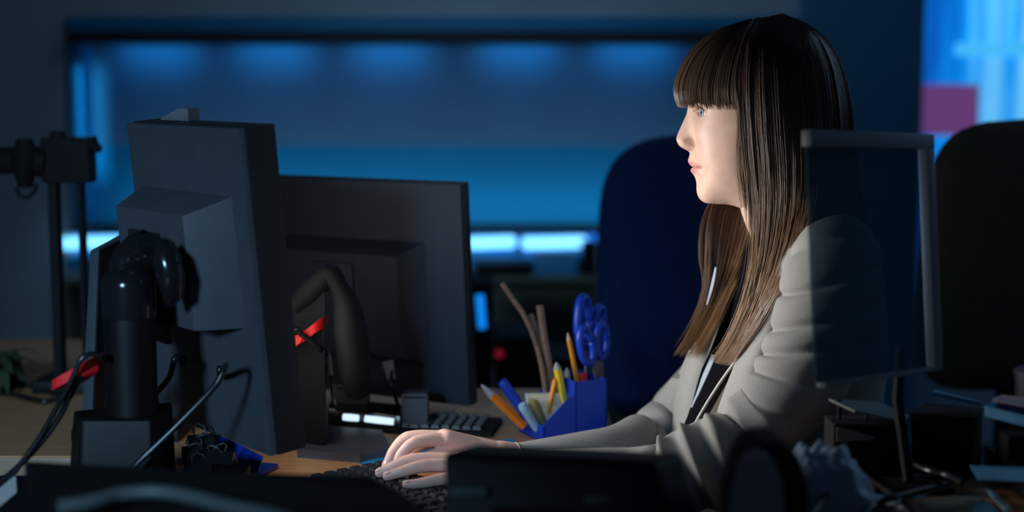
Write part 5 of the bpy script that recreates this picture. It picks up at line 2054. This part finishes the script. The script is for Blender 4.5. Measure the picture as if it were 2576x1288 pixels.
# crumpled blue-grey film
t_ = MB()
n_ = 26
base = dpx(1985, 1215, NZ)
rows = []
for i in range(n_):
    r_ = []
    for k in range(n_):
        u, v = i / (n_ - 1), k / (n_ - 1)
        hgt = (math.sin(u * math.pi) * math.sin(v * math.pi)) ** 0.6
        f = noise.noise(Vector((u * 4.2, v * 4.2, 1.7))) + 0.6 * noise.noise(Vector((u * 9, v * 9, 4.0)))
        r_.append(Vector((base.x - 0.045 + 0.105 * u + 0.008 * f, 1.36 + 0.10 * v + 0.006 * f, NZ + 0.001 + hgt * (0.078 + 0.026 * f))))
    rows.append(r_)
t_.grid(rows)
tag(t_.build('plastic_bag', M['crumple'], None, True, None), 'crumpled blue grey plastic bag beside the rounded speaker', 'bag')

# things on the right-hand desk
def sheet(name, label, pxs, z, material, cat='paper', thick=0.0008, group=None):
    mb_ = MB()
    slab(mb_, [dpx(x, y, z) for x, y in pxs], thick, (0, 0, 1))
    return tag(mb_.build(name, material, angle=20), label, cat, group)


M['pinkpaper'] = mat('pinkish_paper', (0.62, 0.50, 0.52), 0.8, vary=0.05)
M['bluepaper'] = mat('blue_paper', (0.10, 0.34, 0.58), 0.6, vary=0.1)
M['greygreen'] = mat('grey_green_cover', (0.16, 0.20, 0.18), 0.6, vary=0.1)
sheet('paper_sheet', 'pinkish grey sheet on the wooden desk at lower right, under the crossing cables', [(2200, 1212), (2345, 1180), (2385, 1208), (2350, 1222), (2210, 1240)], NZ + 0.0012, M['pinkpaper'])
sheet('paper_sheet', 'bluish sheet below the pinkish one on the lower right desk', [(2190, 1238), (2360, 1220), (2330, 1250), (2240, 1262), (2195, 1262)], NZ + 0.0004, M['bluepaper'])
sheet('folder', 'grey green folder at the bottom right among the papers', [(2300, 1262), (2450, 1240), (2520, 1300), (2330, 1320)], NZ + 0.0004, M['greygreen'], 'folder')
sheet('paper_sheet', 'pale blue sheet at the very bottom beneath the crossing cables', [(2190, 1264), (2280, 1262), (2300, 1284), (2250, 1310), (2200, 1300)], NZ + 0.0004, M['paper'])
for i, (lb, pts, r) in enumerate((
        ('black cable slanting across the papers from upper left to lower right', [(2130, 1170), (2180, 1200), (2240, 1240), (2300, 1285), (2330, 1310)], 0.0042),
        ('black cable lying across the lower right desk from the left toward the folder', [(2060, 1285), (2150, 1268), (2230, 1256), (2330, 1232), (2380, 1220)], 0.0042),
        ('thin black cable curling in a small loop on the papers', [(2180, 1295), (2200, 1262), (2230, 1250), (2262, 1256), (2240, 1276), (2205, 1272), (2190, 1282), (2260, 1296)], 0.0028),
        ('black cable near the top of the pinkish sheet', [(2300, 1168), (2340, 1185), (2380, 1195), (2420, 1215)], 0.0040),
        ('black cable hanging over the shadowed left end of the corner desk', [(2110, 1190), (2100, 1220), (2070, 1260), (2040, 1300)], 0.0042))):
    cable('cable', lb, [dpx(x, y, NZ + 0.003 + 0.006 * (i + 1)) for x, y in pts], r, group=None)
# dark equipment at the right
t = thing('document_box', 'large black box in shadow between the see-through monitor and the blue trays', 'box', (P(2400, 1150, 1.58).x, 1.58, NZ))
mb = MB()
zt_ = P(2330, 1000, 1.60).z
mb.hexa([(P(2300, 1160, 1.57).x, 1.575, NZ + 0.0003), (P(2445, 1165, 1.55).x, 1.555, NZ + 0.0003), (P(2470, 1160, 1.6).x, 1.60, NZ + 0.0003), (P(2320, 1150, 1.61).x, 1.612, NZ + 0.0003)],
        [(P(2292, 1010, 1.57).x, 1.575, zt_ - 0.012), (P(2460, 1035, 1.55).x, 1.555, zt_ - 0.014), (P(2472, 1022, 1.6).x, 1.60, zt_ - 0.012), (P(2330, 988, 1.61).x, 1.612, zt_ - 0.008)], bevel=0.003)
mb.build('body', M['black_soft'], t)
mb = MB()
mb.hexa([P(2352, 986, 1.60), P(2468, 1016, 1.59), P(2468, 1022, 1.575), P(2345, 994, 1.585)], [P(2352, 980, 1.60), P(2468, 1010, 1.59), P(2468, 1012, 1.575), P(2345, 985, 1.585)])
mb.build('edge_strip', M['bluepaper'], t)
# dark box with a sloping tray on it
t = thing('storage_box', 'dark blue grey box with a pale corner under the sloping tray', 'box', (P(2190, 1160, 1.58).x, 1.585, NZ))
mb = MB()
a, b = P(2096, 1066, 1.56), P(2282, 1110, 1.56)
mb.box(((a.x + b.x) / 2, 1.582, (a.z + NZ) / 2 + 0.0003), (b.x - a.x, 0.05, a.z - NZ), bevel=0.003)
mb.build('body', M['black_soft'], t)
mb = MB()
slab(mb, [P(2104, 1074, 1.556), P(2130, 1078, 1.556), P(2205, 1100, 1.556), P(2190, 1106, 1.556), P(2104, 1112, 1.556)], 0.0009, (0, -1, 0))
mb.build('pale_label', M['greygreen'], t, angle=20)
t = thing('paper_tray', 'dark grey sloping paper tray on the dark box under the see-through monitor', 'tray', (P(2200, 1066, 1.58).x, 1.585, a.z))
mb = MB()
q = [P(2085, 1002, 1.585), P(2215, 1012, 1.60), P(2286, 1044, 1.60), P(2280, 1060, 1.565), P(2150, 1032, 1.56)]
slab(mb, q, 0.003, (0, 0, -1))
mb.build('tray_top', M['greygreen'], t, angle=20)
for p in (Vector((q[0].x + 0.012, 1.583, q[0].z)), (q[1] + q[4]) / 2):
    mb = MB()
    mb.tube([(p.x, 1.583, a.z + 0.0005), (p.x, 1.583, p.z - 0.001)], 0.0025, 8)
    mb.build('leg', M['black_soft'], t)
# blue trays at the right edge
t = thing('letter_tray', 'blue letter tray with papers at the right edge', 'tray', (P(2540, 1060, 1.52).x, 1.53, NZ))
mb = MB()
q = [P(2480, 1022, 1.50), P(2600, 1052, 1.47), P(2600, 1078, 1.47), P(2480, 1048, 1.50)]
slab(mb, q, 0.004, (0.2, 1, 0))
mb.build('front_lip', M['bluepaper'], t, angle=20)
mb = MB()
q = [P(2482, 1024, 1.504), P(2600, 1054, 1.474), P(2640, 1006, 1.565), P(2505, 996, 1.565)]
slab(mb, q, 0.003, (0, 0, -1))
mb.build('tray_bed', M['navypl'], t, angle=20)
mb = MB()
p = P(2540, 1070, 1.53)
mb.box((p.x + 0.02, 1.54, (NZ + p.z) / 2 - 0.004), (0.05, 0.04, p.z - NZ - 0.012), bevel=0.004)
mb.build('pedestal', M['black_soft'], t)
mb = MB()
slab(mb, [P(2500, 1020, 1.50) + Vector((0, 0.006, 0.004)), P(2600, 1040, 1.48) + Vector((0, 0.006, 0.004)), P(2610, 1016, 1.555) + Vector((0, 0, 0.004)), P(2520, 1006, 1.555) + Vector((0, 0, 0.004))], 0.002, (0, 0, 1))
tag(mb.build('paper_sheet', M['pinkpaper'], angle=20), 'pale papers lying in the blue letter tray at the right edge', 'paper')
sheet('paper_sheet', 'wide blue print at the lower right edge with a pale upper border', [(2440, 1172), (2600, 1176), (2610, 1215), (2462, 1208)], NZ + 0.030, M['bluepaper'])
mb = MB()
q0, q1 = dpx(2448, 1178, NZ), dpx(2620, 1225, NZ)
mb.box((q0.x + 0.08, (q0.y + q1.y) / 2 - 0.03, NZ + 0.0145), (0.14, 0.13, 0.028), bevel=0.003)
tag(mb.build('binder', M['black_soft']), 'flat black binder under the wide blue print at the right edge', 'binder')
sheet('paper_sheet', 'blue sheet cut off by the bottom edge near the right corner', [(2450, 1262), (2490, 1268), (2530, 1310), (2450, 1320)], NZ + 0.0022, M['bluepaper'])
sheet('ruler', 'pale blue ruler slanting at the bottom right corner', [(2478, 1232), (2492, 1236), (2545, 1282), (2528, 1288)], NZ + 0.0040, M['paleblue'], 'ruler', 0.002)
mb = MB()
q = P(2540, 940, 1.62)
mb.lathe([(0.022, NZ + 0.001), (0.022, P(2540, 960, 1.60).z), (0.024, P(2540, 930, 1.60).z), (0.018, P(2540, 922, 1.60).z)], (q.x + 0.02, 1.595, 0), sides=24)
tag(mb.build('mug', M['mon_back']), 'dark cup standing at the right edge behind the blue letter tray', 'cup')
